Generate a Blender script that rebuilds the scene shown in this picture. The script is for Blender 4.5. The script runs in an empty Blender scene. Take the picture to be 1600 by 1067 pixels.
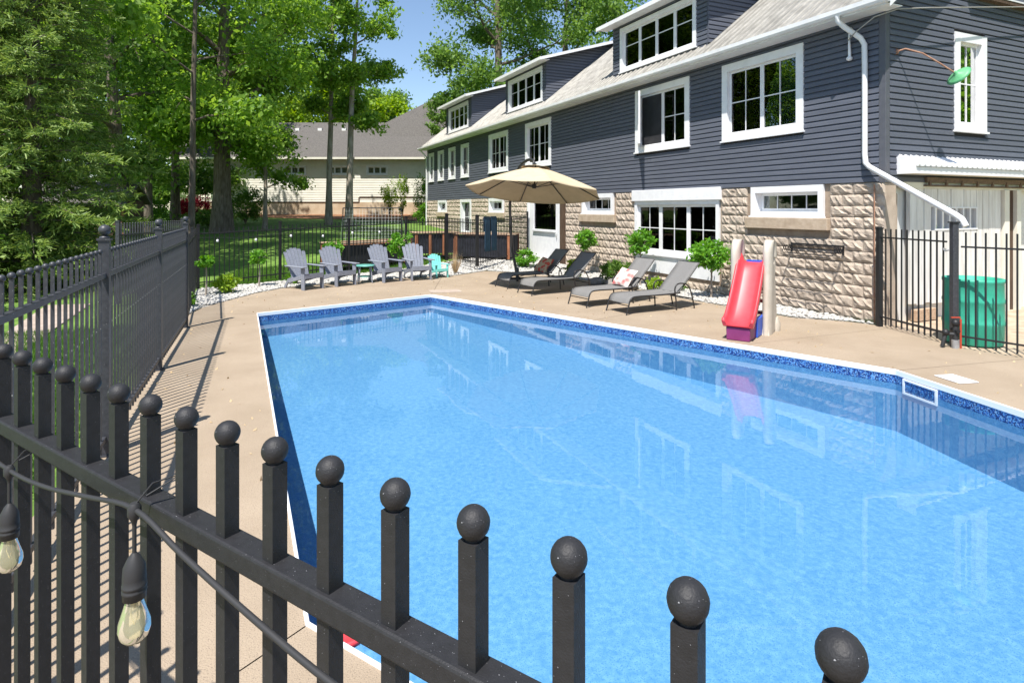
import bpy, bmesh, math, random
import numpy as np
from mathutils import Vector, Matrix
from mathutils.geometry import tessellate_polygon

# ------------------------------------------------------------------ camera, world, sun, exposure
scene = bpy.context.scene
COL = scene.collection
R = math.radians
cam_d = bpy.data.cameras.new('camera')
cam = bpy.data.objects.new('camera', cam_d); COL.objects.link(cam)
cam.location = (0, 0, 2.0); cam.rotation_euler = (R(90), 0, 0)
cam_d.sensor_width = 36.0; cam_d.lens = 950/1600*36
cam_d.shift_y = -(533.5-326)/1600
cam_d.clip_start = 0.05; cam_d.clip_end = 1000
scene.camera = cam

SUN_EL = R(62.0); SUN_AZ = math.atan2(-.375, -.927)          # direction towards the sun, clockwise from +Y
world = bpy.data.worlds.new('World'); scene.world = world; world.use_nodes = True
wn = world.node_tree; wn.nodes.clear()
sky = wn.nodes.new('ShaderNodeTexSky'); sky.sky_type = 'NISHITA'; sky.sun_disc = False
sky.sun_elevation = SUN_EL; sky.sun_rotation = SUN_AZ % (2*math.pi)
sky.air_density = 1.0; sky.dust_density = 0.3; sky.ozone_density = 2.0
bg = wn.nodes.new('ShaderNodeBackground'); bg.inputs['Strength'].default_value = 0.105
wo = wn.nodes.new('ShaderNodeOutputWorld')
wn.links.new(sky.outputs[0], bg.inputs[0]); wn.links.new(bg.outputs[0], wo.inputs[0])
sun_d = bpy.data.lights.new('sun', 'SUN'); sun_d.energy = 4.6; sun_d.angle = R(0.5); sun_d.color = (1, .955, .88)
sun = bpy.data.objects.new('sun', sun_d); COL.objects.link(sun)
tosun = Vector((math.sin(SUN_AZ)*math.cos(SUN_EL), math.cos(SUN_AZ)*math.cos(SUN_EL), math.sin(SUN_EL)))
sun.rotation_euler = (-tosun).to_track_quat('-Z', 'Y').to_euler(); sun.location = tosun*40
scene.view_settings.view_transform = 'Standard'; scene.view_settings.look = 'None'
scene.view_settings.gamma = 1; scene.view_settings.use_curve_mapping = False
scene.view_settings.exposure = 0.82
scene.render.engine = 'CYCLES'
scene.cycles.max_bounces = 8; scene.cycles.transparent_max_bounces = 12
scene.cycles.caustics_reflective = False; scene.cycles.caustics_refractive = False

# ------------------------------------------------------------------ materials
def hexlin(r, g, b): return (r, g, b, 1)
def mat(name, c1, c2=None, scale=6.0, rough=.7, bump=0.0, bscale=40.0, spec=.4, metal=0.0, rnd=0.0, detail=4.0, lo=.35, hi=.65, stretch=None, speck=None, coat=0.0):
    m = bpy.data.materials.new(name); m.use_nodes = True
    nt = m.node_tree; p = nt.nodes['Principled BSDF']; L = nt.links
    p.inputs['Roughness'].default_value = rough; p.inputs['Metallic'].default_value = metal
    p.inputs['Specular IOR Level'].default_value = spec
    if coat: p.inputs['Coat Weight'].default_value = coat; p.inputs['Coat Roughness'].default_value = .15
    tc = nt.nodes.new('ShaderNodeTexCoord'); vec = tc.outputs['Object']
    if stretch:
        mp = nt.nodes.new('ShaderNodeMapping'); mp.inputs['Scale'].default_value = stretch
        L.new(vec, mp.inputs[0]); vec = mp.outputs[0]
    col = None
    if c2 is not None:
        no = nt.nodes.new('ShaderNodeTexNoise'); no.inputs['Scale'].default_value = scale; no.inputs['Detail'].default_value = detail
        no.inputs['Roughness'].default_value = .6
        if rnd:                                        # shift the pattern from object to object
            oi = nt.nodes.new('ShaderNodeObjectInfo'); mu = nt.nodes.new('ShaderNodeVectorMath'); mu.operation = 'ADD'
            sc = nt.nodes.new('ShaderNodeVectorMath'); sc.operation = 'SCALE'; sc.inputs['Scale'].default_value = 30
            cb = nt.nodes.new('ShaderNodeCombineXYZ')
            for k in range(3): L.new(oi.outputs['Random'], cb.inputs[k])
            L.new(cb.outputs[0], sc.inputs[0]); L.new(vec, mu.inputs[0]); L.new(sc.outputs[0], mu.inputs[1]); vec2 = mu.outputs[0]
        else: vec2 = vec
        L.new(vec2, no.inputs['Vector'])
        rp = nt.nodes.new('ShaderNodeValToRGB'); rp.color_ramp.elements[0].position = lo; rp.color_ramp.elements[1].position = hi
        rp.color_ramp.elements[0].color = (*c1, 1); rp.color_ramp.elements[1].color = (*c2, 1)
        L.new(no.outputs[0], rp.inputs[0]); col = rp.outputs[0]
    else:
        p.inputs['Base Color'].default_value = (*c1, 1)
    if speck:                                          # fine dust specks: (scale, threshold, colour)
        n2 = nt.nodes.new('ShaderNodeTexNoise'); n2.inputs['Scale'].default_value = speck[0]; n2.inputs['Detail'].default_value = 1
        L.new(vec, n2.inputs['Vector'])
        r2 = nt.nodes.new('ShaderNodeValToRGB'); r2.color_ramp.elements[0].position = speck[1]; r2.color_ramp.elements[1].position = speck[1]+.02
        r2.color_ramp.elements[0].color = (0, 0, 0, 1); r2.color_ramp.elements[1].color = (1, 1, 1, 1)
        L.new(n2.outputs[0], r2.inputs[0])
        mx = nt.nodes.new('ShaderNodeMix'); mx.data_type = 'RGBA'
        L.new(r2.outputs[0], mx.inputs[0])
        if col: L.new(col, mx.inputs[6])
        else: mx.inputs[6].default_value = (*c1, 1)
        mx.inputs[7].default_value = (*speck[2], 1); col = mx.outputs[2]
    if rnd and col:
        oi2 = nt.nodes.new('ShaderNodeObjectInfo'); hs = nt.nodes.new('ShaderNodeHueSaturation')
        mr = nt.nodes.new('ShaderNodeMapRange'); mr.inputs[3].default_value = 1-rnd; mr.inputs[4].default_value = 1+rnd
        L.new(oi2.outputs['Random'], mr.inputs[0]); L.new(mr.outputs[0], hs.inputs['Value']); L.new(col, hs.inputs['Color']); col = hs.outputs[0]
    if col: L.new(col, p.inputs['Base Color'])
    if bump:
        nb = nt.nodes.new('ShaderNodeTexNoise'); nb.inputs['Scale'].default_value = bscale; nb.inputs['Detail'].default_value = 5
        L.new(vec, nb.inputs['Vector'])
        bp = nt.nodes.new('ShaderNodeBump'); bp.inputs['Strength'].default_value = bump; bp.inputs['Distance'].default_value = .02
        L.new(nb.outputs[0], bp.inputs['Height']); L.new(bp.outputs[0], p.inputs['Normal'])
    return m

def leafmat(name, c1, c2, trans=.45):
    m = bpy.data.materials.new(name); m.use_nodes = True; nt = m.node_tree; L = nt.links
    nt.nodes.clear()
    out = nt.nodes.new('ShaderNodeOutputMaterial')
    geo = nt.nodes.new('ShaderNodeNewGeometry')
    rp = nt.nodes.new('ShaderNodeValToRGB'); rp.color_ramp.elements[0].color = (*c1, 1); rp.color_ramp.elements[1].color = (*c2, 1)
    L.new(geo.outputs['Random Per Island'], rp.inputs[0])
    df = nt.nodes.new('ShaderNodeBsdfPrincipled'); df.inputs['Roughness'].default_value = .5; df.inputs['Specular IOR Level'].default_value = .35
    tr = nt.nodes.new('ShaderNodeBsdfTranslucent'); hs = nt.nodes.new('ShaderNodeHueSaturation')
    hs.inputs['Hue'].default_value = .485; hs.inputs['Value'].default_value = 1.5; hs.inputs['Saturation'].default_value = 1.1
    mx = nt.nodes.new('ShaderNodeMixShader'); mx.inputs[0].default_value = trans
    L.new(rp.outputs[0], df.inputs['Base Color']); L.new(rp.outputs[0], hs.inputs['Color']); L.new(hs.outputs[0], tr.inputs[0])
    L.new(df.outputs[0], mx.inputs[1]); L.new(tr.outputs[0], mx.inputs[2]); L.new(mx.outputs[0], out.inputs[0])
    return m

def clearmat(name, tint, ior, bump=0.0, bscale=4.0, rough=0.0, bdist=.02):
    """thin clear sheet: Fresnel reflection over straight transmission"""
    m = bpy.data.materials.new(name); m.use_nodes = True; nt = m.node_tree; L = nt.links; nt.nodes.clear()
    out = nt.nodes.new('ShaderNodeOutputMaterial'); mx = nt.nodes.new('ShaderNodeMixShader')
    tr = nt.nodes.new('ShaderNodeBsdfTransparent'); tr.inputs[0].default_value = (*tint, 1)
    gl = nt.nodes.new('ShaderNodeBsdfGlossy'); gl.inputs['Roughness'].default_value = rough
    fr = nt.nodes.new('ShaderNodeFresnel'); fr.inputs[0].default_value = ior
    if bump:
        tc = nt.nodes.new('ShaderNodeTexCoord')
        nb = nt.nodes.new('ShaderNodeTexNoise'); nb.inputs['Scale'].default_value = bscale; nb.inputs['Detail'].default_value = 3
        L.new(tc.outputs['Object'], nb.inputs['Vector'])
        bp = nt.nodes.new('ShaderNodeBump'); bp.inputs['Strength'].default_value = bump; bp.inputs['Distance'].default_value = bdist
        L.new(nb.outputs[0], bp.inputs['Height']); L.new(bp.outputs[0], gl.inputs['Normal']); L.new(bp.outputs[0], fr.inputs['Normal'])
    L.new(fr.outputs[0], mx.inputs[0]); L.new(tr.outputs[0], mx.inputs[1]); L.new(gl.outputs[0], mx.inputs[2]); L.new(mx.outputs[0], out.inputs[0])
    return m

M = {}
M['deck'] = mat('deck', (.285, .22, .155), (.38, .302, .222), .9, .85, .35, 120, speck=(160, .62, (.2, .157, .118)), detail=14, lo=.28, hi=.72)
M['joint'] = mat('joint', (.12, .085, .06), rough=.95)
M['grass'] = mat('grass', (.07, .15, .018), (.16, .27, .045), 3.0, .9, .6, 80, detail=9)
M['blade'] = leafmat('blade', (.05, .12, .015), (.12, .24, .04), .4)
M['path'] = mat('path', (.34, .27, .22), (.44, .36, .30), 4, .9, .3, 60)
M['gravel'] = mat('gravel', (.22, .20, .18), (.5, .48, .44), 40, .9, .8, 60)
M['pebble'] = mat('pebble', (.26, .25, .23), (.48, .465, .44), 14, .8, .2, 60, lo=.2, hi=.6)
M['soil'] = mat('soil', (.20, .09, .045), (.32, .16, .085), 5, .95, .6, 60)
M['sand'] = mat('sand', (.36, .27, .19), (.5, .40, .30), 4, .95, .5, 60)
M['black'] = mat('black powder coat', (.016, .016, .018), (.022, .022, .025), 60, .58, .14, 400, spec=.4, speck=(420, .765, (.26, .26, .28)))
M['blackfar'] = mat('black fence paint', (.016, .016, .018), rough=.5, spec=.4)
M['grey_and_sunlit_metal'] = mat('grey and sunlit black fence paint', (.036, .037, .044), (.055, .057, .066), 30, .42, .05, 300, speck=(90, .77, (.45, .45, .45)))  # true grey parts, and black coat with sunlight put into its colour
M['siding'] = mat('siding', (.093, .102, .130), (.116, .126, .156), 9, .6, .03, 90, rnd=.06, stretch=(.25, 4, 4), spec=.25)
M['wallboard'] = mat('wallboard', (.03, .03, .035), rough=.9)
M['white'] = mat('white paint', (.74, .74, .76), (.82, .82, .83), 5, .42, .03, 60)
M['whitewood'] = mat('white boards', (.62, .60, .57), (.78, .77, .75), 3, .6, .12, 40, stretch=(4, 4, .5))
M['block'] = mat('rock face block', (.35, .285, .228), (.52, .435, .355), 7, .9, .5, 45, rnd=.12, detail=8)
M['mortar'] = mat('mortar', (.27, .20, .15), (.36, .28, .21), 8, .95, .4, 60)
M['sill'] = mat('stone sill', (.38, .29, .21), (.50, .40, .30), 6, .9, .35, 50)
M['parge'] = mat('parged plaster', (.36, .28, .22), (.50, .41, .33), 3, .9, .3, 40, detail=8)
M['roof'] = mat('galvanised roof', (.20, .19, .17), (.33, .315, .285), 3.5, .55, .15, 60, metal=.1, stretch=(1, 1, 1), detail=9, rnd=.05)
M['gutter'] = mat('gutter', (.66, .66, .67), (.76, .76, .77), 3, .38, spec=.5)
M['glass'] = clearmat('window glass', (.82, .88, .88), 1.45, .05, 1.2)
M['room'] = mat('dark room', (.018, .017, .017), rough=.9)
M['curtain'] = mat('curtain', (.16, .16, .15), (.26, .26, .25), 8, .9, stretch=(9, 9, .3))
M['curtain_green'] = mat('green curtain', (.10, .42, .20), (.16, .52, .27), 8, .8, stretch=(9, 9, .3))
M['screen'] = mat('insect screen', (.022, .022, .026), (.035, .035, .04), 3, .8)
M['liner'] = mat('pool liner', (.070, .228, .448), (.145, .338, .545), 20.0, .6, detail=7, lo=.30, hi=.70, speck=(125, .60, (.058, .20, .42)))
M['mosaic'] = None
M['water'] = clearmat('pool water', (.93, .98, 1.0), 1.30, .034, 3.0, bdist=.02)
M['coping'] = mat('coping', (.78, .79, .82), rough=.35)
M['cedar'] = mat('cedar', (.24, .085, .04), (.40, .17, .085), 4, .7, .2, 50, stretch=(6, 6, .6))
M['cedar_pale'] = mat('weathered cedar', (.40, .27, .18), (.54, .39, .28), 4, .8, .2, 50, stretch=(.6, 6, 6))
M['darkpanel'] = mat('corrugated black panel', (.014, .015, .022), (.03, .032, .045), 5, .5)
M['chair'] = mat('grey chair plastic', (.19, .205, .245), (.26, .275, .325), 14, .55, .1, 60, stretch=(1, 1, 4))
M['teal'] = mat('teal plastic', (.16, .55, .50), (.22, .62, .57), 9, .5, .05, 60)
M['green_table'] = mat('green table', (.08, .30, .26), (.16, .42, .37), 9, .45)
M['sling'] = mat('grey sling fabric', (.15, .145, .14), (.21, .205, .20), 160, .85, .3, 500)
M['bronze'] = mat('bronze tube', (.022, .02, .02), rough=.4, spec=.5)
M['canvas'] = mat('beige canvas', (.50, .40, .265), (.56, .45, .30), 4, .85, .1, 200)
M['red'] = mat('red plastic', (.62, .045, .06), (.68, .06, .075), 5, .42, spec=.5)
M['shaded_red'] = mat('purple plastic', (.16, .02, .10), (.20, .03, .13), 5, .45)  # the slide's red plastic with shade put into the colour
M['blue'] = mat('blue plastic', (.035, .10, .52), rough=.45)
M['beige'] = mat('beige plastic', (.50, .44, .36), (.57, .51, .43), 6, .5)
M['barrel'] = mat('green barrel', (.03, .33, .22), (.05, .40, .28), 5, .5, .05, 30)
M['lampgreen'] = mat('green lamp shade', (.10, .36, .16), (.15, .44, .21), 9, .5)
M['rust'] = mat('rusty pipe', (.28, .14, .09), (.42, .24, .16), 20, .8)
M['cable'] = mat('cable', (.30, .29, .27), rough=.6)
M['rubber'] = mat('black rubber', (.03, .03, .032), rough=.6)
M['bulb'] = clearmat('bulb glass', (.95, .94, .84), 1.4)
def milky(m, c, f):
    nt = m.node_tree; out = nt.nodes['Material Output']; src = out.inputs[0].links[0].from_socket
    df = nt.nodes.new('ShaderNodeBsdfDiffuse'); df.inputs[0].default_value = (*c, 1); mx = nt.nodes.new('ShaderNodeMixShader'); mx.inputs[0].default_value = f
    nt.links.new(src, mx.inputs[1]); nt.links.new(df.outputs[0], mx.inputs[2]); nt.links.new(mx.outputs[0], out.inputs[0])
milky(M['bulb'], (.7, .66, .46), .28)
M['filament'] = mat('filament', (.6, .5, .3), rough=.4)
M['bark'] = mat('bark', (.09, .07, .055), (.20, .165, .135), 5, .95, .9, 22, stretch=(3, 3, .5))
M['barkpale'] = mat('pale bark', (.22, .18, .145), (.40, .345, .29), 4, .95, .7, 22, stretch=(2, 2, .6))
M['shingle'] = mat('brown shingles', (.085, .079, .076), (.135, .125, .118), 12, .95, .4, 60)
M['cream'] = mat('cream siding', (.70, .67, .585), (.78, .75, .66), 2, .7)
M['foundation'] = mat('foundation', (.44, .33, .22), (.60, .50, .37), 1.2, .9, .3, 30)
M['shed'] = mat('brown shed boards', (.06, .035, .022), (.11, .07, .045), 5, .85, stretch=(6, 6, .5))
M['navy'] = mat('navy towel', (.012, .035, .07), (.035, .09, .14), 9, .95, .3, 80, stretch=(6, 6, .5))
M['net'] = mat('net cord', (.6, .6, .6), rough=.8)
M['copper'] = mat('red valve paint', (.45, .06, .03), rough=.5)
M['steel'] = mat('dull steel', (.35, .35, .36), (.5, .5, .5), 9, .5, metal=.6)
M['rock'] = mat('grey stone', (.16, .15, .14), (.28, .26, .24), 6, .9, .5, 30)
LEAF = {
 'maple': leafmat('maple leaves', (.11, .235, .03), (.28, .44, .075), .55),
 'lime': leafmat('bright leaves', (.16, .29, .025), (.33, .47, .05), .5),
 'dark': leafmat('dark leaves', (.06, .145, .026), (.18, .30, .055), .5),
 'poplar': leafmat('poplar leaves', (.085, .18, .035), (.215, .35, .075), .5),
 'spruce': leafmat('spruce needles', (.08, .155, .032), (.29, .39, .095), .35),
 'shrub': leafmat('shrub leaves', (.06, .17, .015), (.16, .34, .03), .4),
 'topiary': leafmat('topiary leaves', (.07, .22, .018), (.19, .42, .045), .4),
 'red': leafmat('red leaves', (.18, .01, .02), (.36, .03, .04), .4),
 'dry': leafmat('dry grass', (.42, .31, .17), (.6, .48, .3), .3),
}
def mosaic():
    m = mat('pool mosaic', (.02, .07, .28)); nt = m.node_tree; p = nt.nodes['Principled BSDF']; L = nt.links
    p.inputs['Roughness'].default_value = .35
    tc = nt.nodes.new('ShaderNodeTexCoord'); vo = nt.nodes.new('ShaderNodeTexVoronoi'); vo.inputs['Scale'].default_value = 85
    rp = nt.nodes.new('ShaderNodeValToRGB'); rp.color_ramp.interpolation = 'CONSTANT'
    e = rp.color_ramp.elements; e[0].color = (.010, .028, .13, 1); e[0].position = 0
    e[1].color = (.03, .11, .36, 1); e[1].position = .42
    x = e.new(.66); x.color = (.10, .27, .55, 1); x = e.new(.92); x.color = (.22, .36, .55, 1)
    sp = nt.nodes.new('ShaderNodeSeparateColor')
    L.new(tc.outputs['Object'], vo.inputs['Vector']); L.new(vo.outputs['Color'], sp.inputs[0]); L.new(sp.outputs[0], rp.inputs[0]); L.new(rp.outputs[0], p.inputs['Base Color'])
    return m
M['mosaic'] = mosaic()
def pillowmat(name, ca, cb, cc, scale):
    m = mat(name, ca); nt = m.node_tree; p = nt.nodes['Principled BSDF']; L = nt.links; p.inputs['Roughness'].default_value = .9
    tc = nt.nodes.new('ShaderNodeTexCoord'); vo = nt.nodes.new('ShaderNodeTexVoronoi'); vo.inputs['Scale'].default_value = scale
    rp = nt.nodes.new('ShaderNodeValToRGB'); e = rp.color_ramp.elements; e[0].color = (*cc, 1); e[0].position = .12
    e[1].color = (*ca, 1); e[1].position = .55; x = e.new(.34); x.color = (*cb, 1)
    L.new(tc.outputs['Object'], vo.inputs['Vector']); L.new(vo.outputs['Distance'], rp.inputs[0]); L.new(rp.outputs[0], p.inputs['Base Color'])
    return m
M['pillow_red'] = pillowmat('red floral cushion', (.42, .33, .20), (.45, .04, .03), (.55, .10, .05), 9)
M['pillow_pink'] = pillowmat('pink floral cushion', (.72, .62, .56), (.62, .30, .27), (.55, .12, .12), 7)

# ------------------------------------------------------------------ mesh helpers
class MB:
    def __init__(s): s.v = []; s.f = []; s.sm = []
    def add(s, vs, fs, smooth=False):
        o = len(s.v); s.v += [tuple(v) for v in vs]; s.f += [tuple(i+o for i in f) for f in fs]; s.sm += [smooth]*len(fs); return s
    def box(s, x0, x1, y0, y1, z0, z1):
        vs = [(x, y, z) for z in (z0, z1) for y in (y0, y1) for x in (x0, x1)]
        return s.add(vs, [(0, 2, 3, 1), (4, 5, 7, 6), (0, 1, 5, 4), (2, 6, 7, 3), (0, 4, 6, 2), (1, 3, 7, 5)])
    def hexa(s, bot, top):                             # 4 bottom points, 4 top points (same order)
        return s.add(list(bot)+list(top), [(3, 2, 1, 0), (4, 5, 6, 7), (0, 1, 5, 4), (1, 2, 6, 5), (2, 3, 7, 6), (3, 0, 4, 7)])
    def beam(s, a, b, w, h, up=(0, 0, 1)):
        a = Vector(a); b = Vector(b); d = (b-a).normalized(); u = Vector(up)
        sd = d.cross(u)
        if sd.length < 1e-4: sd = d.cross(Vector((1, 0, 0)))
        sd.normalize(); u = sd.cross(d).normalized(); sd *= w/2; u *= h/2
        return s.hexa([a-sd-u, a+sd-u, b+sd-u, b-sd-u], [a-sd+u, a+sd+u, b+sd+u, b-sd+u])
    def tube(s, pts, r, n=8, caps=True):
        pts = [Vector(p) for p in pts]; rs = r if isinstance(r, (list, tuple)) else [r]*len(pts)
        vs = []; N = len(pts); prev = None
        for i, p in enumerate(pts):
            t = (pts[min(i+1, N-1)]-pts[max(i-1, 0)]).normalized()
            if prev is None:
                a = t.orthogonal().normalized()
            else:
                a = prev-t*prev.dot(t)
                a = a.normalized() if a.length > 1e-6 else t.orthogonal().normalized()
            prev = a; b = t.cross(a)
            for k in range(n):
                q = 2*math.pi*k/n; vs.append(p+(a*math.cos(q)+b*math.sin(q))*rs[i])
        fs = [(i*n+k, i*n+(k+1) % n, (i+1)*n+(k+1) % n, (i+1)*n+k) for i in range(N-1) for k in range(n)]
        s.add(vs, fs, True)
        if caps:
            s.add(vs[:n], [tuple(range(n))[::-1]]); s.add(vs[-n:], [tuple(range(n))])
        return s
    def lathe(s, prof, c=(0, 0, 0), n=16, capb=True, capt=True):
        vs = [(c[0]+r*math.cos(2*math.pi*k/n), c[1]+r*math.sin(2*math.pi*k/n), c[2]+z) for r, z in prof for k in range(n)]
        fs = [(i*n+k, i*n+(k+1) % n, (i+1)*n+(k+1) % n, (i+1)*n+k) for i in range(len(prof)-1) for k in range(n)]
        s.add(vs, fs, True)
        if capb: s.add(vs[:n], [tuple(range(n))[::-1]])
        if capt: s.add(vs[-n:], [tuple(range(n))])
        return s
    def ball(s, c, r, n=14, m=9, sq=(1, 1, 1)):
        prof = [(max(1e-4, math.sin(math.pi*i/m)), -math.cos(math.pi*i/m)) for i in range(m+1)]
        vs = [(c[0]+r*sq[0]*p*math.cos(2*math.pi*k/n), c[1]+r*sq[1]*p*math.sin(2*math.pi*k/n), c[2]+r*sq[2]*z) for p, z in prof for k in range(n)]
        fs = [(i*n+k, i*n+(k+1) % n, (i+1)*n+(k+1) % n, (i+1)*n+k) for i in range(m) for k in range(n)]
        return s.add(vs, fs, True)
    def mapped(s, fn): s.v = [tuple(fn(*v)) for v in s.v]; return s
    def mesh(s, name, m):
        me = bpy.data.meshes.new(name); me.from_pydata(s.v, [], s.f)
        if m: me.materials.append(m)
        if any(s.sm): me.polygons.foreach_set('use_smooth', s.sm)
        me.update(); return me
    def build(s, name, m, parent=None, **kw):
        return link(name, s.mesh(name, m), parent, **kw)
def link(name, me, parent=None, loc=None, rot=None, scale=None):
    o = bpy.data.objects.new(name, me); COL.objects.link(o)
    if parent: o.parent = parent
    if loc is not None: o.location = loc
    if rot is not None: o.rotation_euler = rot
    if scale is not None: o.scale = scale
    return o
def empty(name, loc=(0, 0, 0), rz=0):
    o = bpy.data.objects.new(name, None); COL.objects.link(o); o.location = loc; o.rotation_euler = (0, 0, rz); o.empty_display_size = .2; return o
def tag(o, label, cat, group=None):
    o['label'] = label; o['category'] = cat
    if group: o['group'] = group
    return o
def struct(o): o['kind'] = 'structure'; return o
def stuff(o): o['kind'] = 'stuff'; return o
def copy_tree(o, parent=None):
    c = o.copy(); COL.objects.link(c); c.parent = parent
    for ch in list(o.children): copy_tree(ch, c)
    return c
def bevel(o, w=.01, seg=2):
    b = o.modifiers.new('bevel', 'BEVEL'); b.width = w; b.segments = seg; b.limit_method = 'ANGLE'; return o
def npmesh(name, verts, quads, m):
    """verts (N,3), quads (F,4) arrays"""
    me = bpy.data.meshes.new(name); verts = np.asarray(verts, np.float32); quads = np.asarray(quads, np.int32); k = quads.shape[1]
    me.vertices.add(len(verts)); me.vertices.foreach_set('co', verts.ravel())
    me.loops.add(quads.size); me.loops.foreach_set('vertex_index', quads.ravel())
    me.polygons.add(len(quads)); me.polygons.foreach_set('loop_start', np.arange(0, quads.size, k, dtype=np.int32))
    me.materials.append(m); me.update(calc_edges=True); return me
def rise(x, y):                                        # gentle slope of the lawn behind the deck
    h = 0.0 if y < 19.6 else ((y-19.6)*.075 if y < 31 else .855+(min(y, 48)-31)*.048)
    return h*min(1, max(.0, (22-x)/8))
def inpoly(x, y, P):
    c = False; n = len(P); j = n-1
    for i in range(n):
        if (P[i][1] > y) != (P[j][1] > y) and x < (P[j][0]-P[i][0])*(y-P[i][1])/(P[j][1]-P[i][1])+P[i][0]: c = not c
        j = i
    return c

# ------------------------------------------------------------------ ground, deck, pool
POOL = [(-4.85, 11.59), (-.98, 2.93), (3.3, .06), (5.25, 3.2), (5.02, 5.96), (4.74, 7.51), (-1.87, 14.07)]
DECK = [(-2.25, 1.75), (3.3, -2.2), (8.6, -2.2), (8.6, 5.9), (6.92, 8.12), (6.46, 8.8), (6.27, 10.4), (5.99, 10.73), (5.15, 11.15), (4.55, 12.2), (3.96, 13.19),
        (3.2, 14.9), (2.3, 16.6), (1.2, 18.1), (.2, 18.9), (-.85, 19.5), (-1.3, 18.75), (-1.85, 17.95), (-2.6, 17.7), (-3.9, 16.95), (-4.95, 16.2), (-5.75, 15.3),
        (-6.05, 14.4), (-6.15, 13.4), (-6.25, 12.3), (-6.1, 11.5), (-5.62, 10.35)]
def grow(P, d):
    out = []; n = len(P)
    ar = sum(P[i][0]*P[(i+1) % n][1]-P[(i+1) % n][0]*P[i][1] for i in range(n)); sg = 1 if ar > 0 else -1
    for i in range(n):
        a = Vector(P[i-1]); b = Vector(P[i]); c = Vector(P[(i+1) % n])
        e1 = (b-a).normalized(); e2 = (c-b).normalized()
        n1 = Vector((e1.y, -e1.x))*sg; n2 = Vector((e2.y, -e2.x))*sg; m_ = (n1+n2).normalized()
        out.append(tuple(b+m_*(d/max(.4, m_.dot(n1)))))
    return out
def terrain():
    xs = np.arange(-80, 80.1, 2.0); ys = np.concatenate([np.arange(-14, 46, 1.0), np.arange(46, 160, 6.0)])
    xs = np.concatenate([np.arange(-90, -20, 7.0), np.arange(-20, 14, 1.0), np.arange(14, 91, 7.0)])
    big = grow(POOL, .35); V = []; F = []
    for y in ys:
        for x in xs: V.append((x, y, rise(x, y)-.05))
    W = len(xs)
    for j in range(len(ys)-1):
        for i in range(W-1):
            pts = [(xs[i+a], ys[j+b]) for a in (0, .5, 1) for b in (0, 1)] if False else [(xs[i]+(xs[i+1]-xs[i])*a, ys[j]+(ys[j+1]-ys[j])*b) for a in (0, .25, .5, .75, 1) for b in (0, .25, .5, .75, 1)]
            if any(inpoly(p[0], p[1], big) for p in pts): continue
            F.append((j*W+i, j*W+i+1, (j+1)*W+i+1, (j+1)*W+i))
    b = MB(); b.add(V, F, True); return b
struct(terrain().build('lawn', M['grass']))

def poly_sheet(outer, holes, z):
    loops = [[Vector((x, y, 0)) for x, y in outer]]+[[Vector((x, y, 0)) for x, y in h] for h in holes]
    tris = tessellate_polygon(loops); pts = [p for l in loops for p in l]
    return [(p.x, p.y, z) for p in pts], [tuple(t) for t in tris]
coping_out = grow(POOL, .016)
vs, fs = poly_sheet(DECK, [coping_out], 0.0)
bm = bmesh.new(); bv = [bm.verts.new(v) for v in vs]
for f in fs:
    try:
        fc = bm.faces.new([bv[i] for i in f]); fc.normal_update()
        if fc.normal.z < 0: fc.normal_flip()
    except ValueError: pass
JOINTS = [((-.98, 2.93), (-.56, -.83)), ((-2.6, 6.4), (.92, .39)), ((-4.85, 11.59), (-.9, -.1)), ((-1.87, 14.07), (-.05, 1)), ((1.4, 10.85), (.75, .66)), ((4.74, 7.51), (.9, .25))]
for (px, py), (dx, dy) in JOINTS:
    l = math.hypot(dx, dy); nx, ny = -dy/l, dx/l
    for sgn in (-1, 1):
        bmesh.ops.bisect_plane(bm, geom=bm.verts[:]+bm.edges[:]+bm.faces[:], plane_co=(px+nx*.004*sgn, py+ny*.004*sgn, 0), plane_no=(nx, ny, 0))
    dead = [f for f in bm.faces if abs((f.calc_center_median().x-px)*nx+(f.calc_center_median().y-py)*ny) < .0039 and (f.calc_center_median().x-px)*dx+(f.calc_center_median().y-py)*dy > -.02]
    bmesh.ops.delete(bm, geom=dead, context='FACES')
me = bpy.data.meshes.new('pool_deck'); bm.to_mesh(me); bm.free(); me.materials.append(M['deck'])
deck = struct(link('pool_deck', me))
b = MB(); v2, f2 = poly_sheet(DECK, [coping_out], -.014); b.add(v2, f2)
nD = len(DECK)
b.add([(x, y, 0) for x, y in DECK]+[(x, y, -.16) for x, y in DECK], [(i, (i+1) % nD, nD+(i+1) % nD, nD+i) for i in range(nD)])
struct(b.build('deck_slab_edge', M['joint'], deck))
# pool shell
ZW, ZF = -.145, -.74
pool = struct(empty('swimming_pool', (0, 0, 0)))
nP = len(POOL)
def floorz(x, y): return -.40-.38*min(1, max(0, (12.6-y)/5.6))      # shallow at the far end
def ring(P, z): return [(x, y, z) for x, y in P]
b = MB(); b.add(ring(POOL, -.165)+[(x, y, floorz(x, y)) for x, y in POOL], [(i, (i+1) % nP, nP+(i+1) % nP, nP+i) for i in range(nP)])
b.build('pool_wall', M['liner'], pool)
b = MB(); b.add(ring(POOL, -.055)+ring(POOL, -.165), [(i, (i+1) % nP, nP+(i+1) % nP, nP+i) for i in range(nP)])
b.build('mosaic_band', M['mosaic'], pool)
b = MB(); v2, f2 = poly_sheet(POOL, [], ZF); b.add([(x, y, floorz(x, y)) for x, y, z in v2], f2, True); b.build('pool_floor', M['liner'], pool)
cin = grow(POOL, -.005)
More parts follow.
